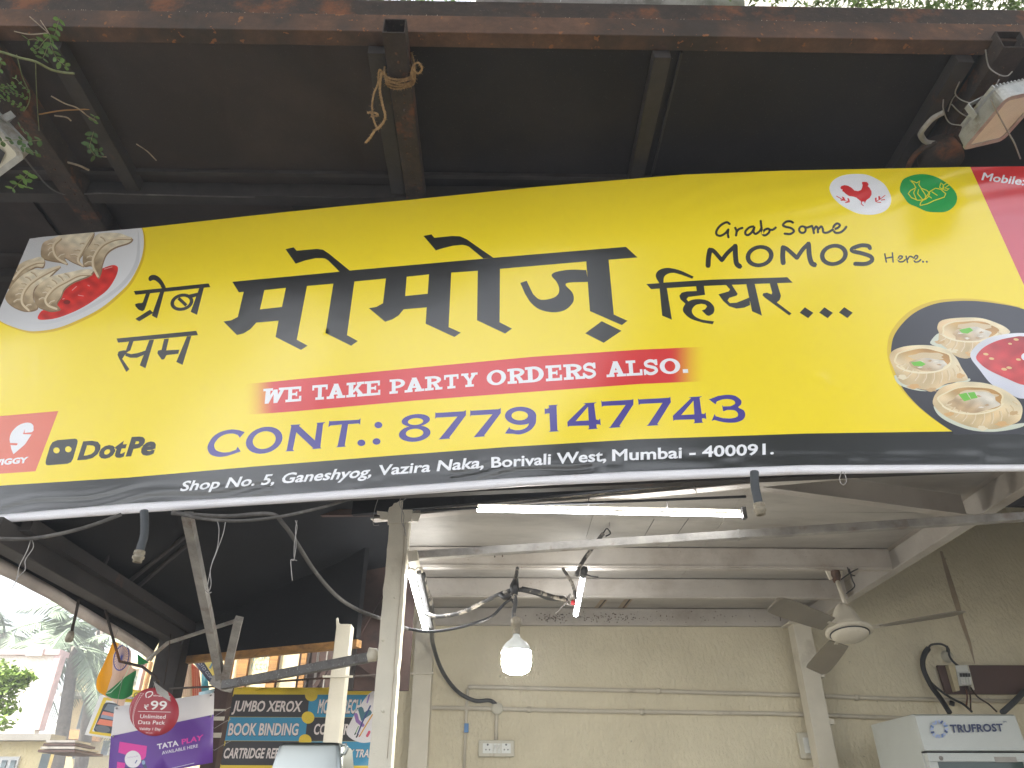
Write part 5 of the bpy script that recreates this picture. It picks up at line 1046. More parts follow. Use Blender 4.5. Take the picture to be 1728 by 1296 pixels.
# ------------------------------------------------------------------ fuse board
pk = MB(); Dk = YW-.045; a = PY(1582, 1122, Dk); b_ = PY(1760, 1171, Dk)
bd = thing('fuse_board', 'brown wooden board with a row of breakers on the back wall', 'fuse board', ((a.x+b_.x)/2, Dk, b_.z))
q0, q1, q2, q3 = PY(1582, 1122.5, Dk), PY(1800, 1122.5, Dk), PY(1800, 1171, Dk), PY(1597, 1171, Dk)
MB().prism([q0, q1, Vector((q1.x, Dk, q3.z)), q3], (0, .03, 0)).build('board', mat('dark_brown_board', (.085, .045, .035), .5, 0, .1, 5), bd, bevel=.003)
def pq(pts, d): return [PY(x, y, Dk-d) for x, y in pts]
MB().prism(pq([(1600, 1122), (1611, 1121), (1620, 1165), (1613, 1167)], .05), (0, .05, 0)).build('side_cover', mat('yellowed_cover', (.50, .43, .27), .5), bd, bevel=.002)
MB().prism(pq([(1612, 1123), (1632, 1122), (1640, 1156), (1619, 1157)], .045), (0, .045, 0)).build('breaker_box', M['white'], bd, bevel=.002)
MB().prism(pq([(1632, 1122), (1634, 1122), (1645, 1164), (1640, 1165)], .04), (0, .04, 0)).build('cover_edge', M['offwhite'], bd)
for i in range(4):
    x = 1619.5+i*4.6; MB().prism(pq([(x, 1134), (x+4, 1133.7), (x+6.6, 1155), (x+2.8, 1155.3)], .058), (0, .012, 0)).build('breaker', M['white'], bd, bevel=.001)
    MB().prism(pq([(x+.6, 1136), (x+3.8, 1136), (x+4.6, 1142), (x+1.6, 1142)], .068), (0, .01, 0)).build('breaker_lever', M['blackplastic'], bd)
wires('thick_black_cable', 'thick black cable arching from wall box down behind the fridge', 'cable', [[(1602, 1202, 6.2), (1588, 1180, 6.3), (1572, 1158, 6.36), (1560, 1134, 6.38), (1557, 1116, 6.38), (1561, 1102, 6.38), (1567, 1094, 6.38)]], .022, 'cable')
wires('thin_black_cable', 'thin black cable arching over the round wall rose to the breakers', 'cable', [[(1567, 1093, 6.36), (1572, 1088, 6.36), (1588, 1087, 6.36), (1600, 1094, 6.36), (1602, 1106, 6.36), (1608, 1116, 6.37), (1618, 1124, 6.37), (1627, 1126, 6.37)], [(1598, 1090, 6.36), (1599, 1100, 6.36)], [(1560, 1140, 6.37), (1580, 1160, 6.38), (1605, 1178, 6.38), (1625, 1188, 6.38), (1640, 1201, 6.3)]], .009, 'cable')
wires('fuse_lead', 'brown leads hanging from the fuse board behind the fridge', 'wire', [[(1631, 1158, 6.36), (1637, 1172, 6.36), (1638, 1200, 6.3)], [(1628, 1158, 6.36), (1632, 1175, 6.36), (1631, 1190, 6.35)], [(1638, 1160, 6.36), (1650, 1176, 6.37), (1668, 1188, 6.37), (1682, 1201, 6.3)]], .006, 'rustdark')
tag(MB().tube([PY(1692, 1202, 6.2), PY(1710, 1186, 6.3), PY(1735, 1160, 6.34)], .022, 10).build('grey_pipe', M['hose']), 'grey pipe slanting up from the fridge top at the right edge', 'pipe')
tag(MB().lathe(PY(1598, 1108, YW-.001), [(0, .04), (.03, .038), (.045, .02), (.05, 0)], 20, Vector((0, -1, 0))).build('wall_rose', M['offwhite']), 'small round white wall rose above the fuse board', 'wall rose')
MB().tube([PY(1606, 1190, YW-.05), PY(1607, 1184, YW-.05)], .02, 8).build('conduit_plug', M['cable']); tag(bpy.data.objects['conduit_plug'], 'short dark plug stub on the conduit above the fridge', 'plug')

# ------------------------------------------------------------------ display fridge
M['fridge'] = mat('greyish_white_enamel', (.47, .49, .46), .35, 0, .05, 3, (.38, .38, .33), 2.5, .6, .8)
zf = 2.10; fr0 = PZ(1543, 1204, zf); yf = fr0.y; x0 = fr0.x; x1 = x0+.66; yb = PZ(1469, 1228, zf).y; yb = min(yb, YW-.08)-.2
fg = thing('display_fridge', 'white upright display fridge with blue snowflake emblem and dark glass door', 'fridge', ((x0+x1)/2, yf, 0))
MB().box((x0, yf+.03, 0), (x1, yb, zf)).build('cabinet', M['fridge'], fg, bevel=.008)
zh = PY(1560, 1267, yf).z
MB().prism([(x0, yf+.03, zf-.001), (x0, yf, zf-.012), (x0, yf-.012, zh), (x0, yf+.03, zh)], (x1-x0, 0, 0)).build('header', M['fridge'], fg, bevel=.003)
MB().prism([(x0+.0, yf+.028, zh-.002), (x1, yf+.028, zh-.002), (x1, yf+.028, zh-.012), (x0, yf+.028, zh-.012)], (0, .01, 0)).build('gap', M['cable'], fg)
dr = MB(); zt_ = zh-.014; zb_ = .25
dr.box((x0, yf-.03, zt_-.05), (x1, yf+.02, zt_)); dr.box((x0, yf-.03, zb_), (x0+.055, yf+.02, zt_-.05)); dr.box((x1-.055, yf-.03, zb_), (x1, yf+.02, zt_-.05)); dr.box((x0, yf-.03, zb_-.08), (x1, yf+.02, zb_))
door = dr.build('door_frame', M['fridge'], fg, bevel=.004)
mg, tg, bgl = newmat('dark_glass'); bgl.inputs['Base Color'].default_value = (.03, .06, .055, 1); bgl.inputs['Roughness'].default_value = .06; M['darkglass'] = mg
MB().box((x0+.055, yf-.012, zb_), (x1-.055, yf-.004, zt_-.05)).build('glass', mg, door)
p = PY(1586, 1272, yf-.03); MB().lathe((p.x, yf-.03, zt_-.03), [(0, .006), (.012, .005), (.014, 0)], 16, Vector((0, -1, 0))).build('lock', M['galv'], door)
MB().box((x0+.42, yf-.033, zt_-.052), (x0+.56, yf-.0305, zt_-.022)).build('badge', M['galv'], door)
# emblem and lettering printed on the header
NV = (.02, .035, .11); hp = Plane((x0, yf-.009, (zf+zh)/2)); M['ink'] = inkmat('print_ink', .45, 0)
cS = A(1500, 1050, 5.268); inks = []
for k in range(8):
    a = math.radians(45*k+10); c = cS([(447+62*math.cos(a), 950+62*math.sin(a))])[0]; d = (math.cos(a), math.sin(a)); s_ = (-d[1], d[0]); col = [(.06, .10, .25), (.13, .22, .45), (.30, .38, .62)][k % 3]
    for sg in (-1, 1):
        p0 = (c[0]-d[0]*2.2+s_[0]*sg*.6, c[1]-d[1]*2.2+s_[1]*sg*.6); p1 = (c[0]+d[0]*3.2+s_[0]*sg*3.4, c[1]+d[1]*3.2+s_[1]*sg*3.4)
        inks.append(S(rib([p0, p1], 3.3, False), col if sg > 0 else (.35, .42, .62)))
inks.append(text('TRUFROST', *cS([(553, 980), (1022, 967), (540, 910), (1008, 901)]), NV, .03, 1.05)); inks.append(text('TM', *cS([(1012, 895), (1046, 893), (1010, 878), (1044, 877)]), NV, .01))
def decal(name, shapes, mapper, parent, m):
    """only the inked faces, each shape its own thin layer"""
    V = []; F = []; C = []
    for S_ in shapes:
        vid = {}; vl = []; E = []
        for a, b in S_.seg:
            for q in (a, b):
                k = (round(q[0], 3), round(q[1], 3))
                if k not in vid: vid[k] = len(vl); vl.append(Vector(k))
            i, j = vid[(round(a[0], 3), round(a[1], 3))], vid[(round(b[0], 3), round(b[1], 3))]
            if i != j: E.append((i, j))
        r = delaunay_2d_cdt(vl, E, [], 0, 1e-4, False); co = [(v.x, v.y) for v in r[0]]
        if not r[2]: continue
        c = np.array([[sum(co[i][0] for i in f)/3, sum(co[i][1] for i in f)/3] for f in r[2]]); k = S_.contains(c[:, 0], c[:, 1]); n = len(V); V += [mapper(*q) for q in co]
        for f, kk in zip(r[2], k):
            if kk: F.append(tuple(i+n for i in f)); C.append(S_.col)
    me = bpy.data.meshes.new(name); me.from_pydata([tuple(v) for v in V], [], F); me.update(); at = me.attributes.new('ink', 'FLOAT_COLOR', 'CORNER')
    d = np.ones((len(F)*3, 4), np.float32)
    for i, cc in enumerate(C): d[3*i:3*i+3, :3] = cc
    at.data.foreach_set('color', d.ravel()); return link(name, me, parent, m)
sl = math.atan2(.012, zf-zh)
hp = Plane((x0, yf-.0135, (zf+zh)/2)); decal('printed_emblem', inks, hp, bpy.data.objects['header'], M['ink'])
# ================================================================== left bay: black awning, struts, hanging signs
XS = -2.10
aw_ = thing('side_awning', 'black cloth awning over the left bay with a pale hem along its outer edge', 'awning', (-1.5, 4, 2.5))
a, b_ = PZ(-60, 905, 2.50), PZ(296, 1080, 2.50); XS = (a.x+b_.x)/2
MB().box((XS-.05, 3.0, 2.50), (XS+.05, 5.15, 2.60)).build('side_beam', M['steel'], aw_, bevel=.004)
MB().box((XS+.055, 3.12, 2.58), (XS+.10, 5.15, 2.64)).build('side_rail', M['steel'], aw_)
def sheet(name, fn, nu, nv, m, parent, thick=.004):
    V = [fn(i/nu, j/nv) for i in range(nu+1) for j in range(nv+1)]
    F = [(i*(nv+1)+j, (i+1)*(nv+1)+j, (i+1)*(nv+1)+j+1, i*(nv+1)+j+1) for i in range(nu) for j in range(nv)]
    o = MB().add(V, F, True).build(name, m, parent); s = o.modifiers.new('t', 'SOLIDIFY'); s.thickness = thick; return o
sheet('roof_cloth', lambda u, v: Vector((XS+.05+u*(-.35-XS), 3.2+v*2.3, 2.66+.55*u-.03*math.sin(u*math.pi*3)*math.sin(v*9)-.05*math.sin(u*math.pi)*math.sin(v*math.pi))), 18, 24, M['blackcloth'], aw_)
# valance: outer cloth hanging a little below the beam, pale hem
lo = [PX(x, y, XS-.10) for x, y in ((-60, 938), (0, 964), (60, 995), (120, 1031), (180, 1065), (225, 1092), (254, 1112))]
lo = [Vector(q) for q in spline([tuple(p) for p in lo], 5)]
V = []; F = []
for i, p in enumerate(lo): V += [Vector((XS-.06, p.y, 2.60+.3*min(1, max(0, (p.y-3.2)/.1)))), Vector((XS-.08+.006*math.sin(p.y*9), p.y, (2.60+p.z)/2)), p+Vector((0, 0, .03))]
F = [(3*i+k, 3*i+3+k, 3*i+4+k, 3*i+1+k) for i in range(len(lo)-1) for k in (0, 1)]
o = MB().add(V, F, True).build('valance', M['blackcloth'], aw_); s = o.modifiers.new('t', 'SOLIDIFY'); s.thickness = .004
V = []
for i, p in enumerate(lo): w = .003*math.sin(p.y*7)+.0015*math.sin(p.y*17); V += [p+Vector((.012+w, 0, .045)), p+Vector((.022+w, 0, .015)), p+Vector((.004, 0, -.012+w))]
o = MB().add(V, F, True).build('pale_hem', mat('dusty_pale_cloth', (.60, .52, .46), .8, 0, .15, 8), aw_); s = o.modifiers.new('t', 'SOLIDIFY'); s.thickness = .004
for (p, q) in (((160, 985, 2.62), (205, 890, 2.72)), ((195, 1000, 2.62), (312, 905, 2.75)), ((210, 1010, 2.62), (320, 915, 2.75))):
    MB().tube([PZ(*p), PZ(*q)], .012, 6).build('seam_rib', M['steel'], aw_)
# black board at the far end
bA, bB = PY(290, 1113, 5.25), PY(602, 1083, 4.62)
ud = (bB-bA); ud.z = 0; zlow = (bA.z+bB.z)/2
bo = thing('black_board', 'large black board seen from behind with an orange wooden batten along its foot', 'board', tuple((bA+bB)/2))
bA.z = bB.z = 0
def bp_(t, z): p = bA.lerp(bB, t); return Vector((p.x, p.y, z))
zA, zB = PY(290, 1113, 5.25).z, PY(602, 1083, 4.62).z
nrm = Vector((ud.y, -ud.x, 0)).normalized()
MB().prism([bp_(0, zA+.015), bp_(1, zB+.015), bp_(1, 3.2), bp_(0, 3.2)], tuple(-nrm*.03)).build('board_face', M['blackcloth'], bo)
MB().prism([bp_(0, zA+.015), bp_(1, zB+.015), bp_(1, zB-.028), bp_(0, zA-.028)], tuple(-nrm*.05)).build('batten', M['wood'], bo)
MB().prism([bp_(.94, zB+.02), bp_(1.0, zB+.02), bp_(1.0, 3.2), bp_(.94, 3.2)], tuple(nrm*.012)).build('folded_edge', M['blackcloth'], bo)
MB().bar(PY(380, 868, 4.0), PY(642, 865, 3.9), .03, .035).build('cross_rail', M['brown']); tag(bpy.data.objects['cross_rail'], 'brown rail just under the banner left of the main post', 'rail')
# brown wall strip between board and main post
bs = thing('steel_partition', 'brown steel partition between the black board and the main post', 'partition', tuple(PY(630, 1100, 4.9)))
x0, x1 = PY(588, 1000, 5.1).x, PY(700, 1000, 5.1).x
MB().box((x0, 5.1, PY(600, 1165, 5.1).z), (x1, 5.13, 3.3)).build('panel', M['brown'], bs)
MB().box((x0+.06, 5.06, PY(600, 1165, 5.1).z), (x0+.10, 5.099, 3.3)).build('upright', M['steel'], bs)
MB().box((x0, 5.05, PY(640, 908, 5.1).z), (x1, 5.098, PY(640, 900, 5.1).z+.03)).build('transom', M['steel'], bs)
MB().bar(PY(600, 1080, 5.04), PY(645, 1000, 5.04), .03, .03).build('brace', M['brown'], bs); MB().bar(PY(598, 1112, 5.03), PY(640, 1145, 5.03), .03, .03).build('brace', M['brown'], bs)
MB().bar(PY(664, 1020, 4.5), PY(690, 1048, 6.3), .03, .16).build('sloping_member', M['steel'], bs)
# left dark post and brown post
dp = thing('dark_post', 'dark square post at the corner of the awning above the round red sign', 'post', (PY(277, 1100, 5.1).x, 5.1, 0))
x0, x1 = PY(257, 1130, 5.1).x, PY(300, 1130, 5.1).x
MB().box((x0, 5.1, 0), (x1, 5.1+.16, 2.62)).build('shaft', M['steel'], dp, bevel=.004)
bq = thing('brown_post', 'brown post with scraps of old tape between purple sign and yellow sign', 'post', (PY(372, 1200, 4.6).x, 4.6, 0))
x0, x1 = PY(362, 1160, 4.6).x, PY(387, 1160, 4.6).x
MB().box((x0, 4.6, 0), (x1, 4.69, PY(375, 1148, 4.6).z)).build('shaft', M['brown'], bq, bevel=.004)
for y, w in ((1212, 4), (1240, 5), (1198, 2)): c = PY(370, y, 4.6); MB().box((x0-.004, 4.594, c.z-w*.003), (x1+.004, 4.60, c.z+w*.002)).build('tape_scrap', M['pvc'], bq)
for y in (1205, 1225, 1262): MB().tube([PY(352, y, 4.58), PY(362, y+4, 4.57), PY(378, y-6, 4.58), PY(390, y-12, 4.6)], .0018, 4).build('tie_wire', M['wire'], bq)
# struts
st = thing('roof_strut', 'grey strut slanting down from the banner to the brown post', 'strut', tuple(PY(372, 1150, 4.5)))
MB().bar(PY(316, 868, 3.35), PY(374, 1152, 4.55), .042, .042, up=(1, 0, 0)).build('tube', M['galv'], st)
st = thing('roof_strut', 'short strut rising to the right of the brown post', 'strut', tuple(PY(376, 1150, 4.5)))
MB().bar(PY(403, 1044, 4.1), PY(379, 1150, 4.5), .036, .042, up=(1, 0, 0)).build('tube', M['galv'], st)
MB().bar(PY(240, 1121, 4.9), PY(283, 1085, 4.6), .016, .016).build('x', M['galv']); o = bpy.data.objects['x']; o.name = 'stay_bar'; tag(o, 'lower slanting half of the thin stay bar near the flag', 'stay bar')
MB().bar(PY(283, 1085, 4.6), PY(403, 1046, 4.1), .016, .016).build('stay_bar', M['galv']); tag(bpy.data.objects['stay_bar.001'] if 'stay_bar.001' in bpy.data.objects else bpy.data.objects['stay_bar'], 'upper half of the thin stay bar running to the short strut', 'stay bar')
cr = thing('crossbar', 'shiny grey crossbar from the brown post to the main cream post', 'crossbar', tuple(PY(500, 1130, 4.2)))
MB().bar(PY(377, 1156, 4.45), PY(630, 1108, 3.84), .034, .045).build('tube', M['galvdark'], cr, bevel=.003)
MB().lathe(PY(629, 1105, 3.83), [(0, .03), (.03, .02), (.035, -.02), (0, -.03)], 8, Vector((1, 0, 0))).build('paint_lump', M['cream'], cr)
tag(cable('thin_rod', [(286, 1162, 4.9), (370, 1158, 4.7), (480, 1149, 4.5), (566, 1143, 4.42), (640, 1139, 4.6)], .006, M['rustdark'], straight=True), 'thin rusty rod stretched below the grey crossbar', 'rod')
MB().bar(PY(364, 1148, 4.55), PY(386, 1160, 4.5), .07, .05).build('clamp_plate', M['galv']); tag(bpy.data.objects['clamp_plate'], 'dull metal plate where struts and crossbar meet', 'plate')
wr_ = thing('bent_rod', 'bent rusty rod hanging from the awning in front of the flag', 'rod', tuple(PY(200, 1115, 4.0)))
MB().tube([PY(178, 1030, 3.9), PY(190, 1075, 3.9), PY(202, 1116, 3.9), PY(240, 1125, 3.9), PY(262, 1142, 3.85), PY(268, 1152, 3.85)], .007, 6).build('rod', M['rustdark'], wr_)
MB().prism([PY(x, y, 3.8) for x, y in ((259, 1150), (283, 1168), (288, 1184), (265, 1170))], (0, .004, 0)).build('plate', M['galv'], wr_)
MB().tube([PY(288, 1070, 4.6), PY(284, 1110, 4.5), PY(276, 1156, 4.3)], .003, 5).build('hanging_wire', M['rustdark'], wr_)
# hanging conduit ends
def hang(label, pts, r=.016):
    t = thing('conduit_end', label, 'conduit', tuple(PY(*pts[-1])), 'corrugated conduit ends hanging below the banner')
    P = [Vector(q) for q in spline([tuple(PY(*p)) for p in pts], 8)]; rr = [r*(1+.06*(i % 2)) for i in range(len(P))]
    MB().tube(P, rr, 10).build('hose', M['hose'], t); d = (P[-1]-P[-2]).normalized()
    MB().lathe(P[-1]-d*.01, [(0, 0), (r*1.3, .0), (r*1.4, .012), (r*1.2, .014), (r*1.2, .02), (r*1.45, .022), (r*1.45, .03), (r*1.1, .034), (r*1.1, .045), (r*.7, .045), (r*.7, .03), (0, .03)], 12, d).build('gland', M['brass'], t)
hang('grey conduit end hanging under the left part of the banner', [(243, 862, 2.9), (244, 880, 2.9), (243, 905, 2.9), (238, 922, 2.9), (235, 934, 2.9)])
hang('grey conduit end hanging under the banner right of the tube light', [(1273, 796, 2.6), (1274, 820, 2.6), (1278, 840, 2.6), (1281, 854, 2.6)])
t = thing('lamp_holder', 'small lamp holder dangling from the awning edge against the sky', 'lamp holder', tuple(PY(117, 1080, 3.6)))
MB().tube([PY(133, 1012, 3.6), PY(128, 1036, 3.6), PY(121, 1066, 3.6)], .007, 6).build('cord', M['rustdark'], t); MB().lathe(PY(117.5, 1076, 3.6), [(0, .03), (.012, .028), (.018, .01), (.018, -.012), (.012, -.02), (0, -.022)], 12).build('holder', M['brass'], t)
# cables below the banner
tag(cable('sagging_cable', [(-30, 906, 2.85), (0, 909, 2.85), (50, 909, 2.85), (100, 901, 2.85), (150, 888, 2.88), (205, 868, 2.92)], .008, M['dustcable']), 'dusty grey cable sagging below the banner at the far left', 'cable')
tag(cable('sagging_cable', [(290, 864, 2.95), (340, 875, 2.95), (400, 879, 2.95), (465, 873, 2.95), (540, 857, 2.95), (610, 836, 2.95)], .007, M['dustcable']), 'dusty cable sagging under the banner left of the main post', 'cable')
tag(cable('sagging_cable', [(290, 866, 2.97), (380, 871, 2.97), (455, 867, 2.97), (478, 884, 3.0), (500, 915, 3.1), (530, 962, 3.3), (565, 1003, 3.5), (600, 1027, 3.7), (645, 1045, 3.9), (690, 1062, 4.3)], .009, M['dustcable']), 'long cable curving down across the black board to the main post', 'cable')
random.seed(9)
def scraggle(label, lists):
    wires('wire_scrap', label, 'wire', [[(x+random.uniform(-1.5, 1.5), y, D) for x, y, D in l] for l in lists], .0018, 'wire', group='loose wire ends hanging below the banner')
scraggle('knotted wire scrap hanging from the far left cable', [[(52, 911, 2.86), (46, 930, 2.86), (34, 955, 2.86), (28, 975, 2.86), (22, 993, 2.86)], [(54, 911, 2.86), (55, 924, 2.86), (44, 945, 2.86), (42, 962, 2.86), (27, 976, 2.86)]])
scraggle('looped wire scrap hanging right of the long strut', [[(368, 878, 2.95), (370, 895, 2.95), (366, 925, 2.95), (358, 950, 2.95), (352, 975, 2.95), (350, 995, 2.95)], [(382, 876, 2.95), (378, 900, 2.95), (366, 930, 2.95), (354, 960, 2.95), (356, 985, 2.95), (351, 1000, 2.95)], [(347, 996, 2.95), (352, 1001, 2.95), (358, 999, 2.95)]])
scraggle('thin knotted wire scrap hanging before the black board', [[(502, 878, 2.98), (498, 895, 2.98), (499, 920, 2.98), (496, 945, 2.98), (492, 946, 2.98), (494, 980, 2.98)], [(499, 878, 2.98), (502, 890, 2.98), (496, 915, 2.98), (497, 940, 2.98)], [(491, 944, 2.98), (500, 946, 2.98)]])
scraggle('curly wire scraps on the top of the main post', [[(641, 838, 3.6), (634, 855, 3.6), (630, 875, 3.6), (632, 886, 3.6), (640, 886, 3.6)], [(676, 838, 3.6), (675, 850, 3.6), (681, 868, 3.6), (682, 884, 3.6), (685, 905, 3.6)], [(684, 841, 3.6), (678, 848, 3.6), (680, 860, 3.6), (679, 880, 3.6), (684, 895, 3.6)]])
scraggle('coiled wire scrap under the right part of the banner', [[(1422, 796, 2.6), (1418, 808, 2.6), (1422, 818, 2.6), (1427, 812, 2.6), (1425, 797, 2.6)], [(1171, 812, 2.8), (1168, 820, 2.8), (1175, 826, 2.8), (1172, 812, 2.8), (1176, 832, 2.8)]])

# ------------------------------------------------------------------ hanging signs
M['print'] = inkmat('printed_card', .4, 0)
cR_ = A(150, 1060, 5.491)
# purple sign
PUR = (.115, .035, .27)
tp_ = Plane(PY(272, 1230, 4.25), 4); sg = thing('purple_sign', 'purple and white hanging sign with a dish on a pink shape', 'sign', tuple(PY(272, 1290, 4.25)))
lw = [(238, 728), (700, 668), (1160, 600), (1155, 800), (1145, 1245), (700, 1330), (180, 1420), (185, 1250), (205, 1000)]
sp = [S(cR_([(100, 1022), (205, 1000), (700, 895), (1155, 800), (1300, 780), (1300, 1500), (100, 1500)]), PUR),
      S(cR_([(285, 1052), (538, 1092), (528, 1190), (470, 1260), (400, 1190), (272, 1152)]), (.66, .03, .30)), S(cR_([(262, 1238), (335, 1250), (330, 1330), (258, 1330)]), (.66, .03, .30)),
      S(cR_([(330, 1290), (480, 1290), (500, 1380), (320, 1380)]), (.03, .03, .09)), S(cR_([(480, 1225), (505, 1215), (550, 1310), (520, 1330)]), (.05, .07, .16)), S(cR_(ell(506, 1245, 16, 20)), (.25, .35, .5)),
      S(cR_(ell(408, 1215, 76, 80)), (.72, .70, .70)), S(cR_(rib([(430, 1250), (445, 1225)], 10)), (.1, .12, .3)), text('TATA PLAY', *cR_([(355, 1208), (460, 1190), (355, 1196), (460, 1178)]), (.45, .3, .5), .01),
      text('TATA', *cR_([(634, 1122), (832, 1087), (630, 1075), (828, 1038)]), (.76, .74, .76), .03), text('PLAY', *cR_([(862, 1077), (1052, 1035), (858, 1030), (1062, 985)]), (.68, .05, .34), .03),
      text('AVAILABLE HERE', *cR_([(678, 1172), (1012, 1103), (675, 1142), (1010, 1074)]), (.70, .68, .72), .01), S(cR_(rib([(760, 1300), (975, 1250)], 4)), (.7, .68, .72))]
art('card', cR_(lw), sp, tp_, M['print'], sg, None, (), (.66, .62, .60), .004)
for x, y in ((258, 742), (1132, 622), (1132, 815), (225, 1002)): MB().lathe(tp_(*cR_([(x, y)])[0])-Vector((0, .001, 0)), [(0, .003), (.005, .003), (.006, 0)], 10, Vector((0, -1, 0))).build('eyelet', M['galv'], sg)
MB().tube([tp_(*cR_([(258, 742)])[0]), PY(200, 1175, 4.3), PY(215, 1110, 4.6)], .0015, 4).build('string', M['wire'], sg); MB().tube([tp_(*cR_([(1132, 622)])[0]), PY(362, 1165, 4.5)], .0015, 4).build('string', M['wire'], sg)
# round red badge
rp = Plane(PY(260, 1200, 3.95), 0); rd = thing('round_red_sign', 'round red hanging sign with a white price and stitched cricket ball seam', 'sign', tuple(PY(260, 1240, 3.95)))
DR = (.33, .018, .03); CW = (.78, .74, .70)
si = [S(cR_(rib(sm([(532, 642), (528, 612), (548, 592), (582, 590), (590, 608), (572, 630), (548, 642)], 4, False), 9)), CW),
      text('airtel dabs', *cR_([(596, 630), (755, 642), (596, 614), (755, 626)]), CW, .01), text('99', *cR_([(566, 753), (718, 757), (576, 672), (728, 676)]), CW, .015), text('\u20b9', *cR_([(508, 752), (550, 753), (514, 706), (556, 707)]), CW, .02, 1, '\u20b9'),
      S(cR_(rib([(455, 771), (757, 778)], 4, False)), CW), text('Unlimited', *cR_([(472, 834), (708, 839), (478, 799), (714, 803)]), CW, .004), text('Data Pack', *cR_([(455, 888), (702, 893), (461, 854), (708, 858)]), CW, .004), text('Validity 1 Day', *cR_([(464, 943), (665, 948), (469, 919), (671, 924)]), CW, .006), text('T&C apply', *cR_([(525, 972), (588, 975), (526, 964), (589, 967)]), CW, .0)]
for l in ([(505, 605), (455, 680), (425, 760), (412, 850), (425, 950)], [(485, 600), (440, 680), (412, 770), (408, 860), (445, 965)], [(392, 720), (380, 780), (380, 850)]):
    q = sm(l, 9, False)
    for i in range(0, len(q)-1, 2): si.append(S(cR_(rib([q[i], q[i+1]], 5, False)), CW))
art('disc', cR_(ell(603, 775, 230, 224, -4, 56)), si, rp, M['print'], rd, None, (), DR, .004)
MB().tube([rp(258, 1162), PY(262, 1150, 3.9)], .0015, 4).build('string', M['wire'], rd)
# flag
cF_ = cR_
fo = sm([(225, 125), (180, 230), (130, 350), (80, 450), (68, 540), (90, 590), (145, 625), (200, 660), (310, 728), (345, 650), (400, 620), (415, 500), (440, 400), (390, 345), (390, 215), (330, 165), (270, 140)], 3)
SAF = (.90, .40, .01); WF = (.74, .52, .40)
fs = [S(cF_([(225, 250), (215, 430), (155, 620), (170, 660), (330, 740), (460, 700), (460, 350), (420, 200), (330, 120), (285, 130)]), WF),
      S(cF_(sm([(155, 606), (230, 540), (300, 480), (370, 430), (445, 395), (420, 500), (410, 600), (330, 655), (250, 655), (190, 640)])), (.03, .22, .07)), S(cF_(rib([(160, 604), (200, 598), (270, 530), (340, 440), (378, 350)], 6)), (.6, .8, .6)), S(cF_([(395, 590), (430, 400), (470, 430), (440, 620)]), (.04, .26, .10)),
      Shape([cF_(ell(301, 275, 72, 124, 14)), cF_(ell(301, 275, 62, 112, 14))], (.06, .07, .30)), S(cF_(ell(301, 275, 9, 15)), (.06, .07, .30))]
for k in range(24):
    a = 2*math.pi*k/24; c14, s14 = math.cos(math.radians(14)), math.sin(math.radians(14)); f = lambda r: (301+(r*62*math.cos(a))*c14-(r*112*math.sin(a))*s14, 275+(r*62*math.cos(a))*s14+(r*112*math.sin(a))*c14)
    fs.append(S(cF_(rib([f(.1), f(1.0)], 3.2, False)), (.06, .07, .30)))
fp = Plane(PY(200, 1130, 4.45), 10)
def flagpt(x, y): P = fp(x, y); r = (P-EYE).normalized(); return P-r*(.03*math.sin(x/7.5+y/30)+.015*math.sin(y/11+x/17))
fg_ = thing('flag', 'crumpled saffron, white and green flag with a blue wheel hanging from the awning', 'flag', tuple(PY(200, 1190, 4.45)))
mfl = inkmat('flag_cloth', .6, 0)
# thin cloth lets some light through
tn = mfl.node_tree; tb = tn.nodes.new('ShaderNodeBsdfTranslucent'); mx = tn.nodes.new('ShaderNodeMixShader'); mx.inputs[0].default_value = .45
tn.links.new(tn.nodes['Attribute'].outputs[0], tb.inputs[0]); tn.links.new(tn.nodes['Principled BSDF'].outputs[0], mx.inputs[1]); tn.links.new(tb.outputs[0], mx.inputs[2]); tn.links.new(mx.outputs[0], tn.nodes['Material Output'].inputs[0])
art('cloth', cF_(fo), fs, flagpt, mfl, fg_, 3.5, (), SAF)
art('cloth_corner', cF_([(395, 212), (505, 298), (470, 305), (400, 320)]), [], lambda x, y: fp(x, y)+Vector((0, .08, 0)), mfl, fg_, 5, (), (.03, .30, .09))
MB().tube([fp(*cF_([(225, 125)])[0]), PY(200, 1060, 4.3)], .002, 4).build('string', M['wire'], fg_)
# phone poster
cQ_ = A(0, 1060, 5.49)
pp = Plane(PY(178, 1210, 4.9), 0); ps = thing('phone_poster', 'white poster with yellow frame and a picture of a phone', 'poster', tuple(PY(178, 1240, 4.9)))
sq = [Shape([cQ_([(960, 640), (1250, 660), (1200, 1030), (822, 975)]), cQ_([(985, 668), (1220, 690), (1175, 995), (852, 955)])], (.80, .56, .02)),
      S(cQ_([(980, 690), (1010, 688), (1120, 705), (1120, 730), (1060, 960), (1030, 978), (880, 958), (868, 940), (960, 710)]), (.03, .04, .05)), S(cQ_([(1000, 700), (1100, 715), (1080, 790), (965, 755)]), (.18, .22, .25)), S(cQ_([(955, 770), (1075, 795), (1062, 840), (935, 815)]), (.75, .25, .18)), S(cQ_([(945, 800), (1060, 825), (1050, 850), (930, 830)]), (.25, .32, .42)), S(cQ_([(925, 840), (1055, 860), (1040, 912), (895, 890)]), (.80, .22, .12)), S(cQ_(ell(950, 935, 70, 34, 8)), (.14, .15, .17))]
art('card', cQ_([(925, 618), (1250, 640), (1200, 1070), (1030, 1025), (783, 988)]), sq, pp, M['print'], ps, None, (), (.80, .78, .74), .004)
ys = thing('small_yellow_sign', 'two small yellow tags with black letters beside the flag', 'sign', tuple(PY(222, 1190, 5.0))); yp = Plane(PY(222, 1185, 5.0), 0)
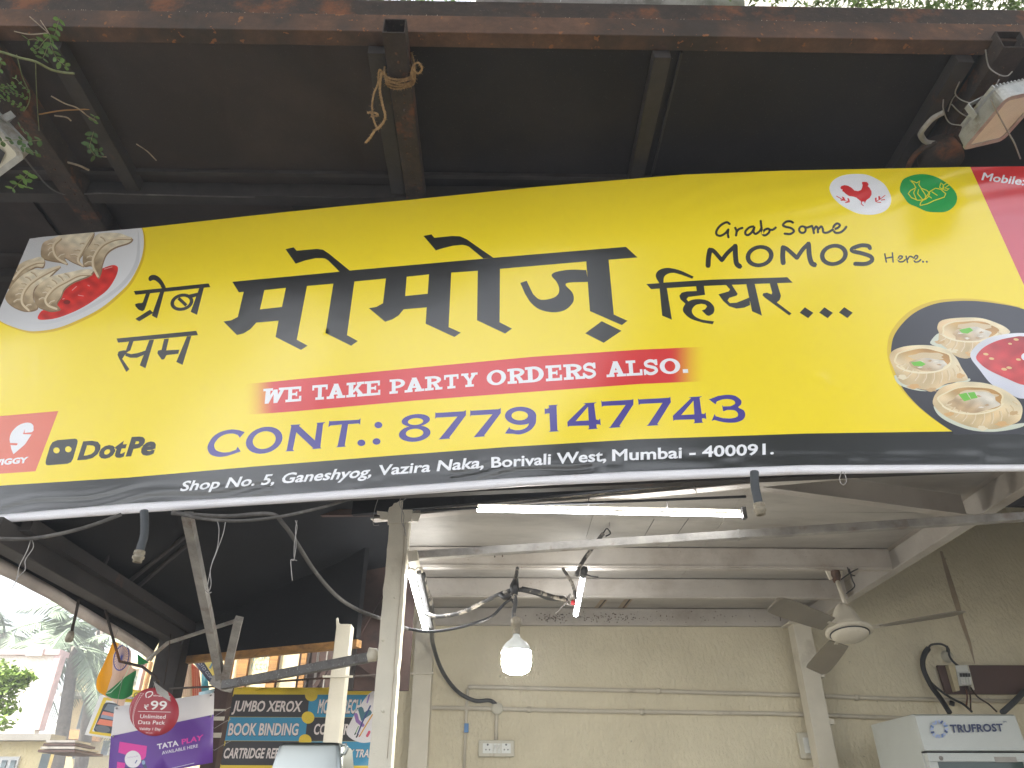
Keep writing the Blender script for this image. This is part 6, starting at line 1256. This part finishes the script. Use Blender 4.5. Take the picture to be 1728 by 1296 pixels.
art('tag', cR_([(405, 568), (505, 584), (495, 650), (400, 645)]), [text('CA', *cR_([(412, 640), (500, 640), (418, 596), (506, 596)]), BLK, .02)], yp, M['print'], ys, None, (), (.80, .62, .03), .003)
art('tag', cR_([(345, 648), (440, 640), (430, 715), (335, 708)]), [text('BIN', *cR_([(342, 702), (425, 704), (348, 672), (432, 672)]), BLK, .02)], lambda x, y: yp(x, y)-Vector((0, .02, 0)), M['print'], ys, None, (), (.80, .62, .03), .003)
# yellow copy-shop sign
cV_ = A(350, 1060, 5.49); jp = Plane(PY(480, 1220, 5.6), 0)
js = thing('copy_shop_sign', 'yellow sign with black and blue bands listing copying and binding services', 'sign', tuple(PY(480, 1290, 5.6)))
YJ = (.72, .52, .03); BJ = (.03, .25, .42); KJ = (.025, .022, .024); TJ = (.70, .62, .58)
dl = lambda y: 945-(y-620)*.095; le = lambda y: 215+(548-y)*.18
sj = []
for (ya, yb_, c1, c2) in ((613, 824, KJ, BJ), (824, 1045, BJ, KJ), (1045, 1272, KJ, BJ)):
    sj.append(S(cV_([(le(ya)+8, ya), (dl(ya), ya+3), (dl(yb_), yb_+1), (le(yb_)+6, yb_-3)]), c1)); sj.append(S(cV_([(dl(ya), ya+3), (1800, ya+6), (1800, yb_+3), (dl(yb_), yb_+1)]), c2))
for x, y, r in ((205, 610, 40), (962, 622, 58), (932, 828, 59), (905, 1040, 59), (160, 838, 46), (122, 1062, 46), (82, 1275, 46), (880, 1270, 50)): sj.append(S(cV_(ell(x, y, r, r*.96)), YJ))
def jt(t, a, b, c, d, sh_=None):
    o = 4
    sj.append(text(t, *cV_([(a[0]-3, a[1]+3), (b[0]+3, b[1]+3), (c[0]-3, c[1]-3), (d[0]+3, d[1]-3)]), (.03, .02, .02), .05)); sj.append(text(t, *cV_([a, b, c, d]), TJ, .028))
jt('JUMBO XEROX', (228, 768), (865, 772), (252, 672), (885, 675)); jt('BOOK BINDING', (188, 990), (836, 990), (206, 880), (852, 882)); jt('CARTRIDGE REFILL', (142, 1203), (735, 1203), (165, 1110), (755, 1112))
jt('MOBILE RECHARGE', (1018, 785), (1570, 786), (1040, 660), (1592, 662)); jt('COLOUR PRINT', (980, 983), (1540, 985), (996, 886), (1560, 888)); jt('MONEY TRANSFER', (1105, 1195), (1690, 1196), (1122, 1122), (1705, 1124))
sj.append(S(cV_(sm([(1290, 960), (1330, 860), (1400, 740), (1500, 605), (1600, 575), (1650, 800), (1560, 1020), (1480, 1060), (1400, 1055), (1320, 1015)])), (.74, .70, .70)))
for l, w_, c in (([(1375, 800), (1390, 860), (1440, 900)], 34, (.28, .14, .40)), ([(1420, 750), (1440, 820), (1500, 780)], 50, (.05, .16, .20)), ([(1390, 985), (1440, 860), (1510, 720)], 14, (.03, .05, .2)), ([(1370, 975), (1400, 910)], 8, (.1, .3, .1)), ([(1410, 1000), (1480, 880), (1530, 800)], 12, (.65, .33, .05)), ([(1380, 1010), (1395, 985)], 14, (.03, .03, .04)), ([(1365, 985), (1375, 970)], 12, (.03, .06, .05)), ([(1405, 1005), (1415, 990)], 10, (.5, .08, .05)), ([(1480, 690), (1500, 620)], 14, (.3, .2, .5)), ([(1480, 1000), (1500, 960)], 24, (.6, .06, .12))): sj.append(S(cV_(rib(l, w_)), c))
art('board', cV_([(215, 548), (1610, 553), (1560, 1420), (60, 1420)]), sj, jp, M['print'], js, None, (), YJ, .02)
# stainless box
sb = thing('steel_box', 'brushed stainless steel box with rounded corners in front of the yellow sign', 'steel box', tuple(PY(520, 1296, 3.0)))
P0, P1 = PY(470, 1252, 3.0), PY(577, 1251, 3.0); w = P1.x-P0.x; cxx = (P0.x+P1.x)/2; zt_ = P0.z; zb_ = .93
V = []; rings = []
for z, k in ((zt_, -.018), (zt_-.004, -.006), (zt_-.014, 0), (zt_-.12, .018), (zb_, .06)):
    W_, D_ = w/2+k, .13+k; r = .022; ring_ = []
    for sx, sy, a0 in ((1, 1, 0), (-1, 1, 90), (-1, -1, 180), (1, -1, 270)):
        for i in range(5): q = math.radians(a0+90*i/4); ring_.append((cxx+sx*(W_-r)+r*math.cos(q), 3.13+sy*(D_-r)+r*math.sin(q), z))
    rings.append(ring_)
V = [p for r in rings for p in r]; F = [(i*20+k, i*20+(k+1) % 20, (i+1)*20+(k+1) % 20, (i+1)*20+k) for i in range(4) for k in range(20)]+[tuple(range(20))[::-1], tuple(range(80, 100))]
MB().add(V, F, True).build('body', M['stainless'], sb); sb.children[0].data.shade_smooth() if hasattr(sb.children[0].data, 'shade_smooth') else None
MB().tube([PY(577, 1258, 3.02), PY(583, 1256, 3.02), PY(586, 1264, 3.02), PY(582, 1272, 3.02), PY(577, 1272, 3.02)], .006, 8).build('latch', M['stainless'], sb)
ct = thing('counter', 'plain steel counter carrying the stainless box below the picture', 'counter', (cxx+.2, 3.2, 0))
MB().box((cxx-.5, 2.8, .88), (cxx+.9, 3.55, .925)).build('top', M['stainless'], ct)
for x in (cxx-.46, cxx+.86):
    for y in (2.84, 3.51): MB().box((x-.02, y-.02, .13), (x+.02, y+.02, .879)).build('leg', M['stainless'], ct)

# ================================================================== street behind, left
M['glassblue'] = mat('window_glass_far', (.10, .13, .14), .15)
M['frame'] = mat('window_frame_far', (.55, .55, .53), .5)
M['roofedge'] = mat('pink_coping', (.52, .38, .37), .8)
bA_ = thing('pale_building', 'pale sunlit building with a pinkish coping and a lower flat-roofed part', 'building', (-8, 16, 0))
p = PY(97, 1106, 15); q = PY(64, 1240, 15)
def wedge(mb, x0, y0, x1, y1, z0, z1): return mb.box((x0, y0, z0), (x1, y1, z1))
MB().box((p.x-9, 15, 0), (p.x, 15.15, p.z)).build('wall', M['plasterpale'], bA_)
MB().box((p.x-9.1, 14.93, p.z+.002), (p.x+.06, 15.3, p.z+.10)).build('coping', M['roofedge'], bA_)
MB().box((p.x-.02, 14.95, p.z-1.3), (p.x+.09, 15.15, p.z)).build('downpipe', M['roofedge'], bA_)
MB().box((p.x-.55, 14.9, p.z-.02), (p.x-.25, 15.1, p.z+.18)).build('water_spout', M['plasterpale'], bA_)
p2 = PY(86, 1251, 12.5)
MB().box((p2.x-7, 12.5, 0), (p2.x, 12.7, p2.z)).build('lower_wall', M['plasteryellow'], bA_)
MB().box((p2.x-7.1, 12.35, p2.z+.002), (p2.x+.06, 12.8, p2.z+.09)).build('flat_roof', M['concrete'], bA_)
w0, w1 = PY(-30, 1296, 12.5), PY(36, 1277, 12.5)
wn = MB().box((w0.x, 12.46, w1.z-1.1), (w1.x, 12.499, w1.z)).build('window', M['frame'], bA_)
for k in range(4): xx = w0.x+(w1.x-w0.x)*k/4; MB().box((xx+.03, 12.44, w1.z-1.05), (xx+(w1.x-w0.x)/4-.03, 12.459, w1.z-.05)).build('pane', M['glassblue'], wn)
w0, w1 = PY(66, 1296, 12.5), PY(76, 1272, 12.5); MB().box((w0.x, 12.47, w1.z-1.0), (w0.x+.12, 12.499, w1.z)).build('window', M['glassblue'], bA_)
# tile stack / canopy ledge
lg = thing('roof_ledge', 'stack of brown corrugated sheets jutting from the lower roof', 'roof sheets', tuple(PY(105, 1262, 12)))
for k in range(4): c = PY(78+k*3, 1249+k*6.5, 12); MB().box((c.x, 12-.12*k, c.z-.03), (c.x+.42+.03*k, 12.5, c.z)).build('sheet', M['brown'] if k % 2 else M['galv'], lg)
bY = thing('yellow_building', 'tall yellow building behind the palm trunks with barred windows', 'building', (-11, 26, 0))
pa, pb = PY(112, 1200, 26), PY(262, 1200, 26); zt3 = PY(140, 1130, 26).z
MB().box((pa.x, 26, 0), (pb.x+3, 34, zt3)).build('wall', M['plasteryellow'], bY); MB().box((pa.x-.1, 25.9, zt3+.002), (pb.x+3.1, 34, zt3+.25)).build('parapet', M['plasteryellow'], bY)
def farwin(x0, y0, x1, y1, D, par, mt='glassblue', bars=3):
    a, b = PY(x0, y1, D), PY(x1, y0, D); f = MB().box((a.x, D-.12, a.z), (b.x, D-.01, b.z)).build('window', M['frame'], par)
    e = .06*(b.x-a.x)
    for k in range(bars): x_ = a.x+e+(b.x-a.x-e)*k/bars; MB().box((x_, D-.15, a.z+e), (x_+(b.x-a.x-e)/bars-e, D-.121, b.z-e)).build('pane', M[mt], f)
    return f
farwin(131, 1180, 166, 1232, 26, bY, 'glassblue', 2); farwin(124, 1256, 153, 1281, 26, bY, 'glassblue', 3); farwin(172, 1250, 190, 1275, 26, bY)
c = PY(128, 1180, 26); d = PY(170, 1175, 26); MB().box((c.x-.2, 25.3, c.z), (d.x+.2, 25.99, c.z+.12)).build('sunshade', M['concrete'], bY)
c = PY(120, 1252, 26); d = PY(172, 1246, 26); MB().box((c.x, 25.0, c.z), (d.x, 25.99, c.z+.25)).build('balcony_slab', mat('ochre_paint', (.52, .28, .11), .8), bY)
for x in (118, 113): a = PY(x, 1160, 25.8); MB().tube([(a.x, 25.8, 0), (a.x, 25.8, PY(x, 1150, 25.8).z)], .05, 6).build('drain_pipe', M['frame'], bY)
# palms
def palm(label, xb, yb, xt, yt, D, nfr, L, seed, r=.16):
    random.seed(seed); b0 = PY(xb, yb, D); t0 = PY(xt, yt, D); t = thing('palm_tree', label, 'palm tree', (b0.x, D, 0), 'palm trees behind the pale building')
    MB().tube([(b0.x, D, 0), (b0.x+.0, D, b0.z), tuple(b0.lerp(t0, .5)), tuple(t0)], [r*1.15, r, r*.95, r*.8], 12).build('trunk', M['bark'], t)
    for k in range(nfr):
        az = 2*math.pi*k/nfr+random.uniform(-.25, .25); el = random.uniform(-.35, 1.0); d = Vector((math.cos(az)*math.cos(el), math.sin(az)*math.cos(el), math.sin(el))); P = []
        l = L*random.uniform(.8, 1.1)
        for i in range(12): s = i/11; P.append(t0+d*l*s+Vector((0, 0, -l*.62*s*s)))
        mb = MB(); mb.tube(P, [.03*(1-i/12)+.006 for i in range(12)], 5)
        side0 = d.cross(Vector((0, 0, 1))).normalized()
        for i in range(1, 46):
            s = .1+.9*i/46; p = t0+d*l*s+Vector((0, 0, -l*.62*s*s)); dd = (d+Vector((0, 0, -1.24*s))).normalized()
            ll = l*.26*math.sin(math.pi*min(1, s*.85+.15))**.6
            for sg in (-1, 1):
                v = (side0*sg*.8+dd*.55+Vector((0, 0, -.55+random.uniform(-.2, .1)))).normalized()*ll; wv = dd*.022
                mb.add([p-wv, p+wv, p+v*.6+wv*.8, p+v, p+v*.6-wv*.8], [(0, 1, 2, 3, 4)])
        mb.build('frond', M['palmleaf'], t)
palm('nearer palm tree with drooping fronds and shaggy trunk beside the pale building', 97, 1290, 127, 1092, 19, 17, 2.6, 4, .15)
palm('straighter palm tree rising behind the flag', 137, 1290, 172, 1060, 21, 15, 2.8, 8, .16)
palm('palm tree whose fronds fill the sky at the far left', -40, 1290, 8, 1070, 22, 16, 3.2, 12, .16)
random.seed(21); tr2 = thing('small_tree', 'small light green tree in front of the pale building at the left edge', 'tree', tuple(PY(-40, 1290, 10.5)*1)); tr2.location.z = 0
c = PY(-60, 1200, 10.5); MB().tube([(c.x, 10.5, 0), (c.x+.1, 10.5, c.z), (c.x+.5, 10.5, c.z+.4)], [.09, .06, .02], 8).build('trunk', M['bark'], tr2)
mb = MB()
for x, y, rr, n in ((-10, 1150, .5, 700), (15, 1148, .30, 420), (38, 1145, .20, 160), (52, 1143, .09, 40), (-5, 1180, .3, 260), (0, 1215, .28, 140), (15, 1195, .16, 60)): leafmass(mb, tuple(PY(x, y, 10.5)), (rr, rr*.7, rr*.7), n, .05)
o = mb.build('crown', mat('yellow_green_leaf', (.20, .30, .05), .5, 0, .5, 9), tr2); tag(o, kind='stuff')  # the leaves themselves are yellow-green

# ------------------------------------------------------------------ across the lane, seen under the black board
sf = thing('shop_across', 'shopfront seen under the black board with bright frosted panes in brown frames', 'shopfront', (-2, 8.5, 0))
Dq = 8.5
a, b_ = PY(383, 1180, Dq), PY(640, 1080, Dq)
MB().box((a.x-.02, Dq+.2, 0), (b_.x+2.5, Dq+.35, 5.0)).build('wall', M['brown'], sf)
M['frost'] = mat('frosted_yellow_pane', (.84, .72, .40), .5, 0, .12, 3, (.80, .78, .62), 2.5, .45, .65)
def rect(x0, y0, x1, y1, D, d, nm, m, par): p, q = PY(x0, y1, D), PY(x1, y0, D); return MB().box((p.x, D-d, p.z), (q.x, D, q.z)).build(nm, m, par)
for x0, x1 in ((392, 412), (415, 462), (466, 511)): rect(x0, 1070, x1, 1165, Dq+.1, .02, 'pane', M['frost'], sf)
for x0, x1 in ((386, 391), (412.4, 414.6), (462.4, 465.6), (511.5, 517)): rect(x0, 1065, x1, 1170, Dq+.1, .06, 'frame_bar', M['wood'], sf)
pf = Plane((0, Dq+.075, 2), 0); inkp = [text('BALAJI', (458, 1112), (424, 1112), (458, 1101), (424, 1101), (.25, .42, .45), .0), text('(022)', (455, 1128), (424, 1128), (455, 1118), (424, 1118), (.28, .45, .40), .0)]
decal('mirrored_lettering', inkp, pf, sf, M['ink'])
rect(518, 1068, 528, 1170, Dq, .1, 'door_post', M['rustdark'], sf)
for x0, x1 in ((531, 540), (546, 556), (600, 606)): rect(x0, 1070, x1, 1170, Dq, .03, 'shutter_strip', M['galv'], sf)
MB().bar(PY(600, 1105, 7.9), PY(645, 1165, 7.9), .05).build('stair_stringer', M['brown'], sf); MB().bar(PY(528, 1165, 7.9), PY(560, 1115, 7.9), .04).build('stair_stringer', M['brown'], sf)
# coloured posters beyond
def poster(label, pts, D, col, shapes=()):
    t = art('poster', pts, list(shapes), Plane(PY(pts[0][0], pts[0][1], D)), M['print'], None, None, (), col, .006); t['label'] = label; t['category'] = 'poster'; return t
poster('lilac strip of poster just right of the dark corner post', [(284, 1165), (297, 1108), (303, 1108), (296, 1172)], 7.0, (.42, .34, .62))
poster('flesh-toned poster with dark crossing bars under the black board', [(297, 1176), (302, 1105), (322, 1105), (324, 1176)], 7.1, (.80, .58, .38), [S(rib([(302+i*3, 1112), (304+i*3, 1172)], .7, False), (.6, .36, .2)) for i in range(6)])
poster('brick red poster beside the flesh-toned one', [(321, 1178), (321, 1116), (336, 1130), (341, 1178)], 7.15, (.62, .13, .07), [S(rib([(324+i*3.4, 1128), (325+i*3.4, 1175)], .8, False), (.75, .4, .25)) for i in range(4)])
poster('small teal poster left of the brown post', [(339, 1178), (340, 1136), (350, 1146), (355, 1178)], 7.2, (.08, .42, .52))
poster('slanting dark banner with pale lettering beneath the black board', [(318, 1108), (338, 1108), (362, 1146), (360, 1160)], 6.6, (.05, .05, .09), [text('PHOTO COPY', (328, 1112), (358, 1150), (334, 1110), (361, 1146), (.6, .6, .65), .0)])
poster('yellow poster corner beneath the black board', [(338, 1108), (368, 1098), (366, 1150), (362, 1146)], 6.9, (.80, .62, .12), [S(rib([(354, 1128), (362, 1112)], 3, False), (.15, .35, .5))])
poster('pale blue card low beside the brown post', [(334, 1180), (336, 1168), (362, 1162), (362, 1180)], 6.9, (.45, .62, .66))
ye = thing('yellow_house', 'sunlit pale yellow house front beyond the posters', 'house', (-4, 12, 0)); a, b_ = PY(276, 1200, 12), PY(400, 1200, 12)
MB().box((a.x-.5, 12, 0), (b_.x+1, 14, 5.5)).build('wall', M['plasteryellow'], ye); rect(236, 1115, 244, 1175, 11.9, .1, 'window', M['roofedge'], ye); rect(246, 1118, 256, 1172, 11.9, .1, 'window', M['wood'], ye)
# ================================================================== air
mh = bpy.data.materials.new('haze_air'); mh.use_nodes = True; th = mh.node_tree; th.nodes.clear()
oh = th.nodes.new('ShaderNodeOutputMaterial'); vh = th.nodes.new('ShaderNodeVolumePrincipled'); vh.inputs['Color'].default_value = (.93, .96, 1, 1); vh.inputs['Density'].default_value = .009; vh.inputs['Anisotropy'].default_value = .2
th.links.new(vh.outputs[0], oh.inputs['Volume'])
hz = MB().box((-155, -155, -1.3), (155, 155, 14.5)).build('haze', mh); tag(hz, kind='stuff')
